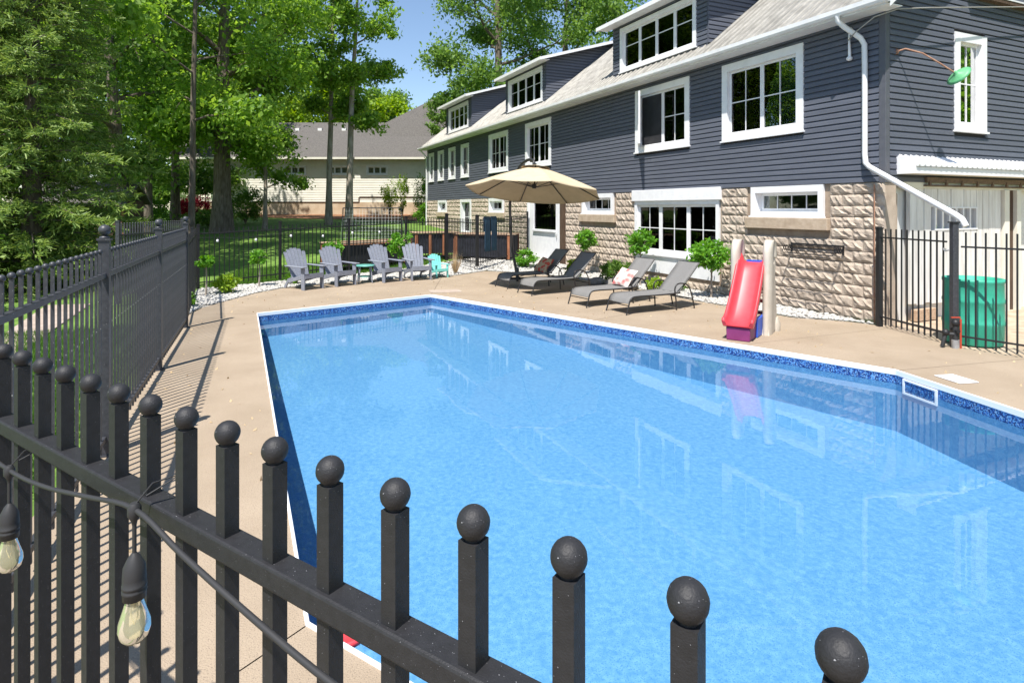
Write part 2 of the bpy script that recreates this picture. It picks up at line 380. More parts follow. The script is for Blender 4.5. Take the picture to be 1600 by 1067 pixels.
b = MB(); b.add(ring(cin, -.06)+ring(cin, .014)+ring(coping_out, .014)+ring(coping_out, -.05),
      [(k*nP+i, k*nP+(i+1) % nP, (k+1)*nP+(i+1) % nP, (k+1)*nP+i) for k in range(3) for i in range(nP)]+[(3*nP+i, 3*nP+(i+1) % nP, (i+1) % nP, i) for i in range(nP)])
bevel(b.build('coping', M['coping'], pool), .008)
v2, f2 = poly_sheet(grow(POOL, -.002), [], ZW)
b = MB(); b.add(v2, f2); struct(b.build('water', M['water']))

# skimmer mouth on the pool wall between P3 and P4
pa, pb = Vector((4.74, 7.51)), Vector((5.02, 5.96)); ed = (pb-pa).normalized(); no = Vector((-ed.y, ed.x))
if no.dot(Vector((0, 5))-pa) < 0: no = -no
def sk(u, o, z): q = pa+ed*u+no*o; return (q.x, q.y, z)
b = MB()
for (u0, u1, z0, z1) in ((.12, .60, -.085, -.065), (.12, .60, -.245, -.225), (.12, .145, -.225, -.085), (.575, .60, -.225, -.085)): b.box(u0, u1, .001, .018, z0, z1)
skim = b.mapped(sk).build('skimmer_frame', M['white'], pool)
MB().box(.145, .575, .001, .006, -.225, -.085).mapped(sk).build('skimmer_flap', M['mosaic'], pool)
def slab(name, x, y, w, l, rz, mt, label, cat, h=.012):
    o = MB().box(-w/2, w/2, -l/2, l/2, .001, h).build(name, mt, None, loc=(x, y, .002), rot=(0, 0, rz)); bevel(o, .004); return tag(o, label, cat)
slab('skimmer_lid', 5.2, 7.12, .26, .34, R(10), M['white'], 'white square skimmer lid set in the deck by the pool corner', 'lid')
slab('concrete_patch', -1.62, 14.72, .75, .5, R(15), M['path'], 'pale concrete patch in the deck behind the far pool corner', 'patch', .006)

# beds
BED_A = [(-5.66, 10.4), (-6.14, 11.5), (-6.29, 12.3), (-6.19, 13.4), (-6.09, 14.4), (-5.79, 15.33), (-4.98, 16.24), (-3.92, 16.99), (-2.62, 17.75), (-1.89, 18.0), (-1.34, 18.8), (-1.2, 19.35), (-2.38, 21.2), (-7.75, 15.05), (-6.3, 11.4)]
BED_B = [(6.28, 10.5), (6.03, 10.8), (5.2, 11.2), (4.6, 12.25), (4.0, 13.22), (3.24, 14.93), (2.34, 16.63), (1.24, 18.14), (.24, 18.95), (-.8, 19.6), (.55, 22.9), (.75, 22.98), (6.2, 10.95)]
def drape(P, name, m, dz, step=.5):
    bm = bmesh.new(); vs, fs = poly_sheet(P, [], 0); bv = [bm.verts.new(v) for v in vs]
    for f in fs:
        fc = bm.faces.new([bv[i] for i in f]); fc.normal_update()
        if fc.normal.z < 0: fc.normal_flip()
    xs = [p[0] for p in P]; ys = [p[1] for p in P]
    for a in np.arange(min(xs), max(xs), step): bmesh.ops.bisect_plane(bm, geom=bm.verts[:]+bm.edges[:]+bm.faces[:], plane_co=(a, 0, 0), plane_no=(1, 0, 0))
    for a in np.arange(min(ys), max(ys), step): bmesh.ops.bisect_plane(bm, geom=bm.verts[:]+bm.edges[:]+bm.faces[:], plane_co=(0, a, 0), plane_no=(0, 1, 0))
    for v in bm.verts: v.co.z = rise(v.co.x, v.co.y)+dz
    me = bpy.data.meshes.new(name); bm.to_mesh(me); bm.free(); me.materials.append(m); return struct(link(name, me))
BED_C = [(-1.28, 18.9), (-.86, 19.58), (.5, 22.9), (-.2, 23.3), (-2.3, 21.35), (-1.18, 19.4)]
drape(BED_C, 'gravel_bed', M['gravel'], -.011); drape(BED_A, 'gravel_bed', M['gravel'], -.012); drape(BED_B, 'gravel_bed', M['gravel'], -.013)
drape([(-20, 43.5), (-15, 41.5), (-10, 40.2), (-4.7, 38.5), (-4.7, 46.2), (-20, 46.2)], 'mulch_bed', M['soil'], -.02, 1.0)
drape([(-7.2, 7.9), (-6.5, 7.6), (-9.0, 13.0), (-9.8, 12.8)], 'garden_path', M['path'], -.03)
drape([(-2.9, 1.7), (-2.2, 1.7), (-6.5, 11.5), (-7.2, 11.5)], 'garden_path', M['path'], -.038) if False else None
drape([(-2.35, 1.7), (-8.5, -2.0), (-8.5, -13), (13, -13), (13, -2.4), (3.3, -2.3)], 'patio', M['deck'], -.03, 3.0)
drape([(6.31, 10.45), (6.5, 8.85), (6.96, 8.15), (8.8, 5.8), (14, 6), (14, 14), (7.2, 11.3)], 'sandy_yard', M['sand'], -.02)
def pebbles(P, n, name, seed, smin=.022, smax=.05):
    rg = np.random.default_rng(seed); xs = [p[0] for p in P]; ys = [p[1] for p in P]
    t = (1+5**.5)/2
    ico = np.array([(-1, t, 0), (1, t, 0), (-1, -t, 0), (1, -t, 0), (0, -1, t), (0, 1, t), (0, -1, -t), (0, 1, -t), (t, 0, -1), (t, 0, 1), (-t, 0, -1), (-t, 0, 1)])/1.9
    tri = np.array([(0, 11, 5), (0, 5, 1), (0, 1, 7), (0, 7, 10), (0, 10, 11), (1, 5, 9), (5, 11, 4), (11, 10, 2), (10, 7, 6), (7, 1, 8), (3, 9, 4), (3, 4, 2), (3, 2, 6), (3, 6, 8), (3, 8, 9), (4, 9, 5), (2, 4, 11), (6, 2, 10), (8, 6, 7), (9, 8, 1)])
    V = []; F = []; k = 0
    while k < n:
        x = rg.uniform(min(xs), max(xs)); y = rg.uniform(min(ys), max(ys))
        if not inpoly(x, y, P): continue
        s_ = rg.uniform(smin, smax); sc = np.array([s_*rg.uniform(.8, 1.4), s_*rg.uniform(.7, 1.1), s_*rg.uniform(.45, .8)])
        a = rg.uniform(0, 6.28); ca, sa = math.cos(a), math.sin(a)
        v = ico*rg.uniform(.8, 1.15, (12, 1))*sc; v = np.stack([v[:, 0]*ca-v[:, 1]*sa, v[:, 0]*sa+v[:, 1]*ca, v[:, 2]], 1)
        V.append(v+np.array([x, y, rise(x, y)+s_*.25])); F.append(tri+12*k); k += 1
    return npmesh(name, np.concatenate(V), np.concatenate(F), M['pebble'])
for P, n, sd, lb in ((BED_A, 6500, 1, 'white pebbles in the bed along the back fence behind the chairs'), (BED_B, 6500, 2, 'white pebbles in the bed along the stone house wall'), (BED_C, 1500, 3, 'white pebbles below the towel fence beside the white door')):
    o = stuff(link('white_pebbles', pebbles(P, n, 'white_pebbles', sd))); tag(o, lb, 'pebbles')
def blades(P, n, name, seed, h=.07):
    rg = np.random.default_rng(seed); xs = [p[0] for p in P]; ys = [p[1] for p in P]
    x = rg.uniform(min(xs), max(xs), n*2); y = rg.uniform(min(ys), max(ys), n*2)
    keep = np.array([inpoly(a, b_, P) for a, b_ in zip(x, y)]); x = x[keep][:n]; y = y[keep][:n]; m_ = len(x)
    z = np.array([rise(a, b_)-.055 for a, b_ in zip(x, y)]); a = rg.uniform(0, 6.28, m_); hh = h*rg.uniform(.6, 1.4, m_); w = .007
    p0 = np.stack([x-np.cos(a)*w, y-np.sin(a)*w, z], 1); p1 = np.stack([x+np.cos(a)*w, y+np.sin(a)*w, z], 1)
    p2 = np.stack([x+rg.normal(0, .025, m_), y+rg.normal(0, .025, m_), z+hh], 1)
    V = np.stack([p0, p1, p2], 1).reshape(-1, 3); return npmesh(name, V, np.arange(m_*3).reshape(-1, 3), M['blade'])
o = stuff(link('grass_blades', blades([(-2.5, 2.2), (-3.6, 4.8), (-5.75, 10.1), (-6.3, 10.6), (-9.2, 9.6), (-6, 3.6), (-3.4, 2)], 60000, 'grass_blades', 5)))
tag(o, 'short green lawn grass outside the left fence', 'grass')
o = stuff(link('grass_blades', blades([(-7.9, 15.3), (-2.5, 21.6), (-2.5, 23.5), (-9, 20)], 30000, 'grass_blades', 6, .09)))
tag(o, 'short green lawn grass behind the back fence', 'grass')

# ------------------------------------------------------------------ the house (local: x along the facade away from the camera, y out towards the pool, z up)
HX, HY, HR = 6.449, 10.508, math.atan2(.91066, -.41315)
house = tag(empty('house', (HX, HY, 0), HR), 'long dark grey sided house on rock-faced block base with metal roof and three dormers', 'house')
HL, HD = 27.6, 7.2                                     # length, depth
ZS, ZE = 2.47, 5.84                                    # top of stone, roof plane at the wall line
PITCH = .8
def mp_front(off=0.0): return lambda u, o, z: (u, o+off, z)
def mp_end(u, o, z): return (-o, -u, z)
def roofz(t): return ZE+PITCH*t                        # t = distance inwards from the facade

def window(name, mp, u0, u1, z0, z1, sashes, parent=house, trim=.14, out=.042, sash=.045, recess=.05, rows=(.5,), curtain=None, split=None, head=None, glass=None, deep=.45, label=None):
    """sashes: list of (fraction0, fraction1, columns, has_muntin_rows)"""
    hd = head or trim
    b = MB()
    b.box(u0, u0+trim, -.03, out, z0, z1); b.box(u1-trim, u1, -.03, out, z0, z1)
    b.box(u0+trim, u1-trim, -.03, out-.003, z1-hd, z1); b.box(u0+trim, u1-trim, -.03, out-.003, z0, z0+trim*.8)
    b.box(u0-.03, u1+.03, -.01, out+.03, z0-.035, z0-.001)
    a0, a1, c0, c1 = u0+trim, u1-trim, z0+trim*.8, z1-hd
    # jamb lining
    b.box(a0-.01, a0+.002, -recess-.08, -.031, c0, c1); b.box(a1-.002, a1+.01, -recess-.08, -.031, c0, c1)
    b.box(a0, a1, -recess-.08, -.031, c0-.01, c0+.002); b.box(a0, a1, -recess-.08, -.031, c1-.002, c1+.01)
    w = a1-a0
    for (f0, f1, cols, hasrow) in sashes:
        s0, s1 = a0+w*f0+.004, a0+w*f1-.004
        o0, o1 = -recess-.03, -recess+.012
        b.box(s0, s0+sash, o0, o1, c0+.003, c1-.003); b.box(s1-sash, s1, o0, o1, c0+.003, c1-.003)
        b.box(s0+sash, s1-sash, o0, o1-.002, c0+.003, c0+.003+sash); b.box(s0+sash, s1-sash, o0, o1-.002, c1-.003-sash, c1-.003)
    win = b.mapped(mp).build(name, M['white'], parent)
    if label: win['label'] = label
    for (f0, f1, cols, hasrow) in sashes:
        s0, s1 = a0+w*f0+.004+sash, a0+w*f1-.004-sash
        g0, g1 = c0+.003+sash, c1-.003-sash
        us = [s0+(s1-s0)*k/cols for k in range(cols+1)]
        zs = [g0]+([g0+(g1-g0)*r for r in rows] if hasrow else [])+[g1]
        bar = .016
        for u in us[1:-1]: MB().box(u-bar/2, u+bar/2, -recess-.022, -recess+.006, g0, g1).mapped(mp).build('muntin', M['white'], win)
        for z in zs[1:-1]:
            MB().box(us[0], us[-1], -recess-.02, -recess+.004, z-bar*.7, z+bar*.7).mapped(mp).build('muntin', M['white'], win)
        for k in range(cols):
            for j in range(len(zs)-1):
                MB().box(us[k], us[k+1], -recess-.012, -recess-.008, zs[j], zs[j+1]).mapped(mp).build('pane', glass or M['glass'], win)
    ib = MB(); d0, d1 = -recess-.081, -recess-.08-deep
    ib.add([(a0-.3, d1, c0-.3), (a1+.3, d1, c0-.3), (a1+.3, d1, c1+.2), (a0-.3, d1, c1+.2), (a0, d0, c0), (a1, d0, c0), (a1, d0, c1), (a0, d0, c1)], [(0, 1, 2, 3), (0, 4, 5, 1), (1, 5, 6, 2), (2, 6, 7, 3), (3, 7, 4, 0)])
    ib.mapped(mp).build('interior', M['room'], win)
    if curtain:
        for (f0, f1, mt) in curtain:
            cb = MB(); N = 14; vs = []
            for k in range(N+1):
                u = a0+w*(f0+(f1-f0)*k/N); o = -recess-.14+.02*math.sin(k*2.1)
                vs += [(u, o, c0), (u, o, c1)]
            cb.add(vs, [(2*k, 2*k+2, 2*k+3, 2*k+1) for k in range(N)], True); cb.mapped(mp).build('curtain', mt, win)
    return win

W2 = [(0, .5, 2, True), (.5, 1, 2, True)]; W1 = [(0, 1, 2, True)]
UP = []                                                # upper openings (s0, s1, z0, z1)
for s0, s1 in ((26.25, 27.25), (24.45, 25.5), (22.55, 23.65), (20.58, 21.72)):
    UP.append((s0, s1, 3.54, 5.17)); window('window', mp_front(), s0, s1, 3.54, 5.17, W1)
UP.append((15.95, 18.05, 3.57, 5.24)); window('window', mp_front(), 15.95, 18.05, 3.57, 5.24, W2, trim=.17, curtain=[(0, .2, M['curtain'])])
UP.append((12.2, 14.3, 3.57, 5.26)); window('window', mp_front(), 12.2, 14.3, 3.57, 5.26, W2, trim=.17, curtain=[(.8, 1, M['curtain'])])
UP.append((4.95, 7.18, 3.56, 5.27))
w7 = window('window', mp_front(), 4.95, 7.18, 3.56, 5.27, [(0, .5, 2, True), (.5, 1, 1, False)], trim=.17, glass=None, label='white window with its far casement swung open over a dark insect screen')
UP.append((1.64, 3.84, 3.54, 5.27)); window('window', mp_front(), 1.64, 3.84, 3.54, 5.27, W2, trim=.17)
# open casement leaf and insect screen of the seventh window
b = MB(); ca, sa = math.cos(R(35)), math.sin(R(35))
leaf = lambda u, o, z: (7.0-u*ca-o*sa, .05+u*sa-o*ca, z)
for (n0, n1, z0, z1) in ((.0, .06, 3.72, 5.10), (.78, .84, 3.72, 5.10), (.06, .78, 3.72, 3.79), (.06, .78, 5.03, 5.10), (.06, .78, 4.39, 4.42)): b.box(n0, n1, -.022, .022, z0, z1)
b.mapped(leaf).build('open_sash', M['white'], w7); MB().box(.06, .78, -.004, .004, 3.79, 5.03).mapped(leaf).build('pane', M['glass'], w7)
MB().box(6.1, 6.97, -.045, -.041, 3.76, 5.06).build('insect_screen', M['screen'], w7)

LOW = [(24.05, 25.5, 1.83, ZS-.02), (20.3, 21.8, .75, ZS-.02), (16.45, 18.05, 1.85, ZS-.02), (11.5, 14.15, 0, ZS-.02), (8.3, 10.08, 1.85, ZS-.01), (3.95, 7.22, .3, ZS), (1.2, 2.98, 1.85, ZS-.01)]
for (s0, s1, z0, z1), cols in zip((LOW[0], LOW[2], LOW[4], LOW[6]), (2, 3, 4, 4)):
    window('basement_window', mp_front(), s0, s1, z0, z1, [(0, 1, cols, False)], trim=.11, out=.04, recess=.17, sash=.06, head=.13)
    bevel(MB().box(s0-.13, s1+.13, -.03, .085, z0-.27, z0-.037).build('stone_sill', M['sill'], house), .012)
window('window', mp_front(), 20.3, 21.8, .75, ZS-.02, [(0, 1, 2, True)], trim=.14, recess=.15)
big = window('garden_window', mp_front(), 3.95, 7.22, .78, 2.2, [(0, .335, 2, True), (.335, .69, 2, True), (.69, 1, 2, True)], trim=.1, out=.03, recess=.06, sash=.06, curtain=[(.0, .12, M['curtain']), (.3, .42, M['curtain'])], rows=(.5,))
bevel(MB().box(3.88, 7.3, -.03, .075, 2.202, ZS+.03).build('header_board', M['white'], big), .008)
for k in range(3):
    MB().box(3.98+k*1.075, 3.98+(k+1)*1.075-.012, -.03, .012, .3, .744).build('lower_panel', M['white'], big)
# white entrance door
door = MB(); door.box(11.52, 11.66, -.08, .05, .1, ZS-.02); door.box(13.98, 14.12, -.08, .05, .1, ZS-.02); door.box(11.66, 13.98, -.08, .047, ZS-.14, ZS-.02)
door.box(11.66, 11.86, -.08, .02, .2, ZS-.14); door.box(13.6, 13.98, -.08, .02, .2, ZS-.14); door.box(11.86, 13.6, -.08, .02, .2, 1.16); door.box(11.86, 13.6, -.02, .09, 1.16, 1.24); door.box(11.5, 14.14, -.08, .12, .02, .1)
door = door.build('entrance_door', M['white'], house); bevel(door, .006)
MB().box(11.86, 13.6, -.035, -.03, 1.24, ZS-.14).build('pane', M['glass'], door)
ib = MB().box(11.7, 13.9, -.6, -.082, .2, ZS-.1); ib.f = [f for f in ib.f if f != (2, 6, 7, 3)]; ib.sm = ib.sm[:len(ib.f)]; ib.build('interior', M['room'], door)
MB().box(12.5, 13.5, -.2, -.19, 1.25, 2.3).build('curtain', M['curtain'], door)
MB().tube([(11.76, .02, 1.0), (11.76, .07, 1.0), (11.76, .07, 1.12), (11.76, .02, 1.12)], .012, 6).build('door_handle', M['steel'], door)
MB().box(11.2, 11.5, -.03, .06, .1, ZS-.03).build('dark_door_post', M['shed'], house)

def holed(b, u0, u1, o0, o1, z0, z1, holes):
    us = sorted({u0, u1}|{h[0] for h in holes if u0 < h[0] < u1}|{h[1] for h in holes if u0 < h[1] < u1})
    for a, c in zip(us, us[1:]):
        mid = (a+c)/2; z = z0
        for h in sorted([h for h in holes if h[0] < mid < h[1]], key=lambda h: h[2]):
            if h[2] > z+1e-4: b.box(a, c, o0, o1, z, min(h[2], z1))
            z = max(z, h[3])
        if z < z1-1e-4: b.box(a, c, o0, o1, z, z1)
    return b
shr = lambda H_, e: [(h[0]+e, h[1]-e, h[2]+e, h[3]-e) for h in H_]
holed(MB(), .26, HL, -.25, -.03, ZS, ZE-.03, shr(UP, .12)).build('wall', M['wallboard'], house)
holed(MB(), .26, HL, -.25, -.032, -.1, ZS, [(h[0]+.05, h[1]-.05, h[2]+.05, h[3]) for h in LOW]).build('foundation_wall', M['mortar'], house)
MB().box(HL-.22, HL, -HD, -.26, -.1, ZE-.03).build('wall', M['wallboard'], house)
MB().box(.26, HL-.23, -HD, -HD+.2, -.1, ZE-.03).build('wall', M['wallboard'], house)

# siding boards
CH = .111
def board(mp, u0, u1, z, ua=None, ub=None, parent=house, top=None):
    """u0,u1 bottom ends; ua,ub top ends"""
    ua = u0 if ua is None else ua; ub = u1 if ub is None else ub; t = z+CH-.004
    bot = [(u0, -.029, z), (u1, -.029, z), (u1, .024, z), (u0, .024, z)]
    mid = z+CH*.62
    k = .62; um0, um1 = u0+(ua-u0)*k, u1+(ub-u1)*k
    b = MB(); b.hexa([mp(*p) for p in bot], [mp(um0, -.029, mid), mp(um1, -.029, mid), mp(um1, .020, mid), mp(um0, .020, mid)])
    b.hexa([mp(um0, -.029, mid+.0005), mp(um1, -.029, mid+.0005), mp(um1, .0195, mid+.0005), mp(um0, .0195, mid+.0005)], [mp(ua, -.029, t), mp(ub, -.029, t), mp(ub, -.004, t), mp(ua, -.004, t)])
    return b.build('siding_board', M['siding'], parent)
rj = random.Random(77)
def lengths(mp, a, c, z, parent):
    if c-a < .05: return
    cuts = [a]; x = a+rj.uniform(1.2, 3.7)
    while x < c-.8: cuts.append(x); x += 3.66
    cuts.append(c)
    for p, q in zip(cuts, cuts[1:]): board(mp, p, q-(.003 if q < c else 0), z, parent=parent)
def courses(mp, u0, u1, z0, z1, holes, parent=house):
    z = z0
    while z < z1-.02:
        hs = sorted([(h[0], h[1]) for h in holes if h[2]-.03 < z+CH*.7 and h[3] > z+CH*.3]); a = u0
        for h0, h1 in hs:
            lengths(mp, a, h0+.005, z, parent); a = h1-.005
        lengths(mp, a, u1, z, parent)
        z += CH
courses(mp_front(), .1, HL-.08, ZS, 5.5, UP)
EW = (1.92, 2.92, 3.46, 5.28)
window('window', mp_end, EW[0], EW[1], EW[2], EW[3], [(0, 1, 2, True)], trim=.16, curtain=[(.55, .98, M['curtain_green'])])
z = ZS
while z < 8.4:
    e = max(.1, (z-ZE)/PITCH+.02); e2 = max(.1, (z+CH-ZE)/PITCH+.02)
    if HD-2*e < .3: break
    if EW[2]-.03 < z+CH*.7 and EW[3] > z+CH*.3:
        board(mp_end, e, EW[0]+.005, z); board(mp_end, EW[1]-.005, HD-.1, z)
    else: board(mp_end, e, HD-e, z, e2, HD-e2)
    z += CH
holed(MB(), 0.03, HD, -.25, -.03, ZS, ZE, [(EW[0]+.12, EW[1]-.12, EW[2]+.12, EW[3]-.12)]).mapped(mp_end).build('wall', M['wallboard'], house)
g = MB(); tri = lambda o: [mp_end(0.03, o, ZE), mp_end(HD-.03, o, ZE), mp_end(HD/2, o, roofz(HD/2)-.08)]
g.add(tri(-.03)+tri(-.25), [(0, 1, 2), (5, 4, 3), (0, 3, 4, 1), (1, 4, 5, 2), (2, 5, 3, 0)]); g.build('gable_wall', M['wallboard'], house)
M['corner'] = mat('corner trim', (.085, .088, .105), (.10, .103, .12), 8, .45)
bevel(MB().box(-.02, .098, -.098, .022, ZS-.02, 5.5).build('corner_trim', M['corner'], house), .006)
bevel(MB().box(HL-.078, HL+.02, -.09, .022, ZS-.02, 5.5).build('corner_trim', M['white'], house), .006)
# horizontal ledge board on the gable end
MB().box(2.3, HD, .016, .14, 5.96, 6.03).mapped(mp_end).build('ledge_board', M['shed'], house)
MB().box(2.3, HD, .016, .15, 6.032, 6.06).mapped(mp_end).build('ledge_flashing', M['gutter'], house)

# rock-faced blocks
def block_mesh(seed, w=.405, h=.2):
    rg = random.Random(seed); nx, nz = 7, 4; vs = []
    for j in range(nz+1):
        for i in range(nx+1):
            u, v = i/nx, j/nz; edge = i in (0, nx) or j in (0, nz)
            rag = .009+.018*rg.random()+(.013 if (i+2*j+seed) % 3 == 0 else 0)
            y = .0 if edge else rag
            vs.append(((u-.5)*(w-.009)+(0 if edge else rg.uniform(-.014, .014)), y, v*(h-.008)+.004+(0 if edge else rg.uniform(-.012, .012))))
    fs = [(j*(nx+1)+i, j*(nx+1)+i+1, (j+1)*(nx+1)+i+1, (j+1)*(nx+1)+i) for j in range(nz) for i in range(nx)]
    per = [i for i in range(nx+1)]+[(j+1)*(nx+1)-1 for j in range(1, nz+1)]+[nz*(nx+1)+i for i in range(nx-1, -1, -1)]+[j*(nx+1) for j in range(nz-1, 0, -1)]
    o = len(vs); vs += [(vs[p][0], -.03, vs[p][2]) for p in per]; n = len(per)
    fs += [(per[k], o+k, o+(k+1) % n, per[(k+1) % n]) for k in range(n)]
    b = MB(); b.add(vs, fs); return b
BLK = [block_mesh(k) for k in range(7)]; BLKM = [b.mesh('rock_face_block', M['block']) for b in BLK]
BW, BH = .405, .2055
sillz = [(h[0]-.13, h[1]+.13, h[2]-.27, h[3]) for h in (LOW[0], LOW[2], LOW[4], LOW[6])]
bh = sillz+[(LOW[1]), (11.19, 14.15, 0, ZS), (3.9, 7.26, .28, ZS+.1)]
cnt = 0; rest = MB(); rb = random.Random(3); todo = []
for c in range(12):
    z = c*BH; off = (c % 2)*BW/2
    spans = []; a = .0
    hs = sorted([(h[0], h[1]) for h in bh if h[2] < z+BH*.75 and h[3] > z+BH*.35])
    for h0, h1 in hs: spans.append((a, h0)); a = h1
    spans.append((a, HL))
    for a0, a1 in spans:
        e = [a0]+[x for x in np.arange(math.floor(a0/BW)*BW+off, a1, BW) if a0+.1 < x < a1-.1]+[a1]
        for u0, u1 in zip(e, e[1:]):
            if u1-u0 > .04 and z+.15 > rise(HX-.413*u0, HY+.91*u0)-.05: todo.append((u0, u1, z))
todo.sort(key=lambda t: t[0])
for i, (u0, u1, z) in enumerate(todo):
    k = rb.randrange(7); sc = ((u1-u0)/BW, 1, 1)
    if i < 300: link('rock_face_block', BLKM[k], house, loc=((u0+u1)/2, 0, z), scale=sc)
    else: rest.add([(v[0]*sc[0]+(u0+u1)/2, v[1], v[2]+z) for v in BLK[k].v], BLK[k].f)
stuff(rest.build('rock_face_blocks', M['block'], house))

# end wall, ground floor: parged corner, sliding plank door, posts, porch roof
bevel(MB().box(.0, .3, -.25, .0, -.1, ZS-.015).box(.301, .52, -.25, -.12, -.1, ZS-.2).mapped(mp_end).build('parged_corner', M['parge'], house), .015)
MB().box(.3, HD, -.25, -.16, -.1, ZS).mapped(mp_end).build('wall', M['whitewood'], house)
sb = MB().box(1.42, 2.74, -.1, -.02, 1.6, 1.63).box(1.42, 2.74, -.1, -.02, 2.0, 2.03)
for k in range(7): sb.box(1.42+k*.212-.0, 1.46+k*.212, -.1, -.022, 1.63, 2.0)
bd = sb.mapped(mp_end).build('barn_door', M['white'], house)
for k in range(14):
    u0 = .72+k*.2; u1 = u0+.186; dz = random.Random(k).uniform(-.02, .02)
    o1 = -.03+random.Random(k+50).uniform(-.004, .004)
    parts = [(.28+dz, 1.6), (2.03, 2.36)] if 1.4 < (u0+u1)/2 < 2.75 else [(.04 if k > 5 else .28+dz, 2.36)]
    for p0, p1 in parts: MB().box(u0, u1, -.1, o1, p0, p1).mapped(mp_end).build('plank', M['whitewood'], bd)
for k in range(6):
    a = 1.44+k*.212
    MB().box(a+.02, a+.19, -.075, -.07, 1.62, 2.0).mapped(mp_end).build('pane', M['glass'], bd)
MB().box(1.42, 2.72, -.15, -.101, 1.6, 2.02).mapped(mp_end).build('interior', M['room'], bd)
MB().box(.5, HD, -.1, .0, 2.362, 2.47).mapped(mp_end).build('cream_beam', M['cream'], house)
tr = MB().box(1.05, 6, .0, .05, 2.40, 2.43).box(1.05, 6, .001, .07, 2.47, 2.56)
for k in range(10): tr.box(1.1+k*.48, 1.15+k*.48, .05, .085, 2.42, 2.50)
tr.mapped(mp_end).build('door_track', mat('dark track steel', (.10, .07, .05), (.17, .12, .085), 20, .8), house)
MB().box(3.56, 3.72, -.15, .02, -.1, 2.36).box(3.98, 4.12, -.15, .02, -.1, 2.36).mapped(mp_end).build('door_jamb', M['cream'], house)
MB().box(3.721, 3.979, -.12, -.05, -.1, 2.36).mapped(mp_end).build('brown_post', M['shed'], house)
MB().box(.75, 1.35, -.03, .06, .0, .2).mapped(mp_end).build('door_step', M['cedar_pale'], house)
pr = MB(); pz = lambda o: 2.93-.5*o
pr.hexa([mp_end(.3, 0, 2.9), mp_end(HD, 0, 2.9), mp_end(HD, .36, 2.72), mp_end(.3, .36, 2.72)], [mp_end(.3, 0, 2.93), mp_end(HD, 0, 2.93), mp_end(HD, .36, 2.75), mp_end(.3, .36, 2.75)])
for k in range(46):
    u = .33+k*.15; pr.hexa([mp_end(u, 0, 2.931), mp_end(u+.05, 0, 2.931), mp_end(u+.05, .375, 2.745), mp_end(u, .375, 2.745)], [mp_end(u+.012, 0, 2.96), mp_end(u+.038, 0, 2.96), mp_end(u+.038, .375, 2.775), mp_end(u+.012, .375, 2.775)])
porch = pr.build('porch_roof', M['white'], house)
MB().box(.28, .3, -.02, .34, 2.6, 2.9).box(.3, HD, .30, .335, 2.60, 2.715).mapped(mp_end).build('fascia', M['white'], porch)
MB().box(.3, HD, .0, .30, 2.60, 2.615).mapped(mp_end).build('soffit', M['cream'], porch)

MB().tube([(.16, .05, ZS-.05), (.16, .05, .0)], .012, 6).build('conduit', M['rust'], house)
# main roof: ribbed sheets
EO = .42                                               # eave overhang
def sheet_mesh(w, t0, t1, front=True):
    b = MB(); n = 4; th = .012
    def P(u, t, h): return (u, (-t if front else -HD+t), roofz(t)+h)
    b.add([P(0, t0, 0), P(w, t0, 0), P(w, t1, 0), P(0, t1, 0), P(0, t0, -th), P(w, t0, -th)], [(0, 1, 2, 3), (4, 5, 1, 0)])
    for k in range(n):
        u = (k+.5)*w/n-.03
        b.add([P(u, t0, .001), P(u+.02, t0, .03), P(u+.04, t0, .03), P(u+.06, t0, .001), P(u, t1, .001), P(u+.02, t1, .03), P(u+.04, t1, .03), P(u+.06, t1, .001)],
              [(0, 1, 5, 4), (1, 2, 6, 5), (2, 3, 7, 6), (0, 3, 2, 1)])
    return b.mesh('roof_sheet', M['roof'])
roof = MB()
for (s0, s1) in ((-.36, HL+.36),):
    for fr in (1, -1):
        y = lambda t: -t if fr == 1 else -HD+t
        roof.hexa([(s0, y(-EO), roofz(-EO)-.10), (s1, y(-EO), roofz(-EO)-.10), (s1, y(HD/2), roofz(HD/2)-.10), (s0, y(HD/2), roofz(HD/2)-.10)],
                  [(s0, y(-EO), roofz(-EO)-.014), (s1, y(-EO), roofz(-EO)-.014), (s1, y(HD/2), roofz(HD/2)-.014), (s0, y(HD/2), roofz(HD/2)-.014)])
roof = roof.build('roof', M['white'], house)
SW = (HL+.76)/31
for fr in (True, False):
    sm = sheet_mesh(SW-.004, -EO-.03, HD/2, fr)
    for k in range(31): link('roof_sheet', sm, roof, loc=(-.38+k*SW, 0, (.002 if k % 2 else 0)))
rm = MB()
for s in (-.385, HL+.365):
    for fr in (1, -1):
        y = lambda t: -t if fr == 1 else -HD+t
        rm.hexa([(s, y(-EO), roofz(-EO)-.17), (s+.022, y(-EO), roofz(-EO)-.17), (s+.022, y(HD/2), roofz(HD/2)-.17), (s, y(HD/2), roofz(HD/2)-.17)],
                [(s, y(-EO), roofz(-EO)-.003), (s+.022, y(-EO), roofz(-EO)-.003), (s+.022, y(HD/2), roofz(HD/2)-.003), (s, y(HD/2), roofz(HD/2)-.003)])
rm.build('rake_board', M['gutter'], roof)
MB().box(-.3, HL+.3, .0, EO-.02, 5.40, 5.415).build('soffit', M['white'], house)
MB().box(-.3, HL+.3, EO-.02, EO+.005, 5.38, 5.52).build('fascia', M['gutter'], house)
gb = MB(); prof = [(EO+.006, 5.52), (EO+.006, 5.41), (EO+.085, 5.41), (EO+.115, 5.45), (EO+.115, 5.525), (EO+.108, 5.525), (EO+.108, 5.455), (EO+.08, 5.417), (EO+.013, 5.417), (EO+.013, 5.52)]
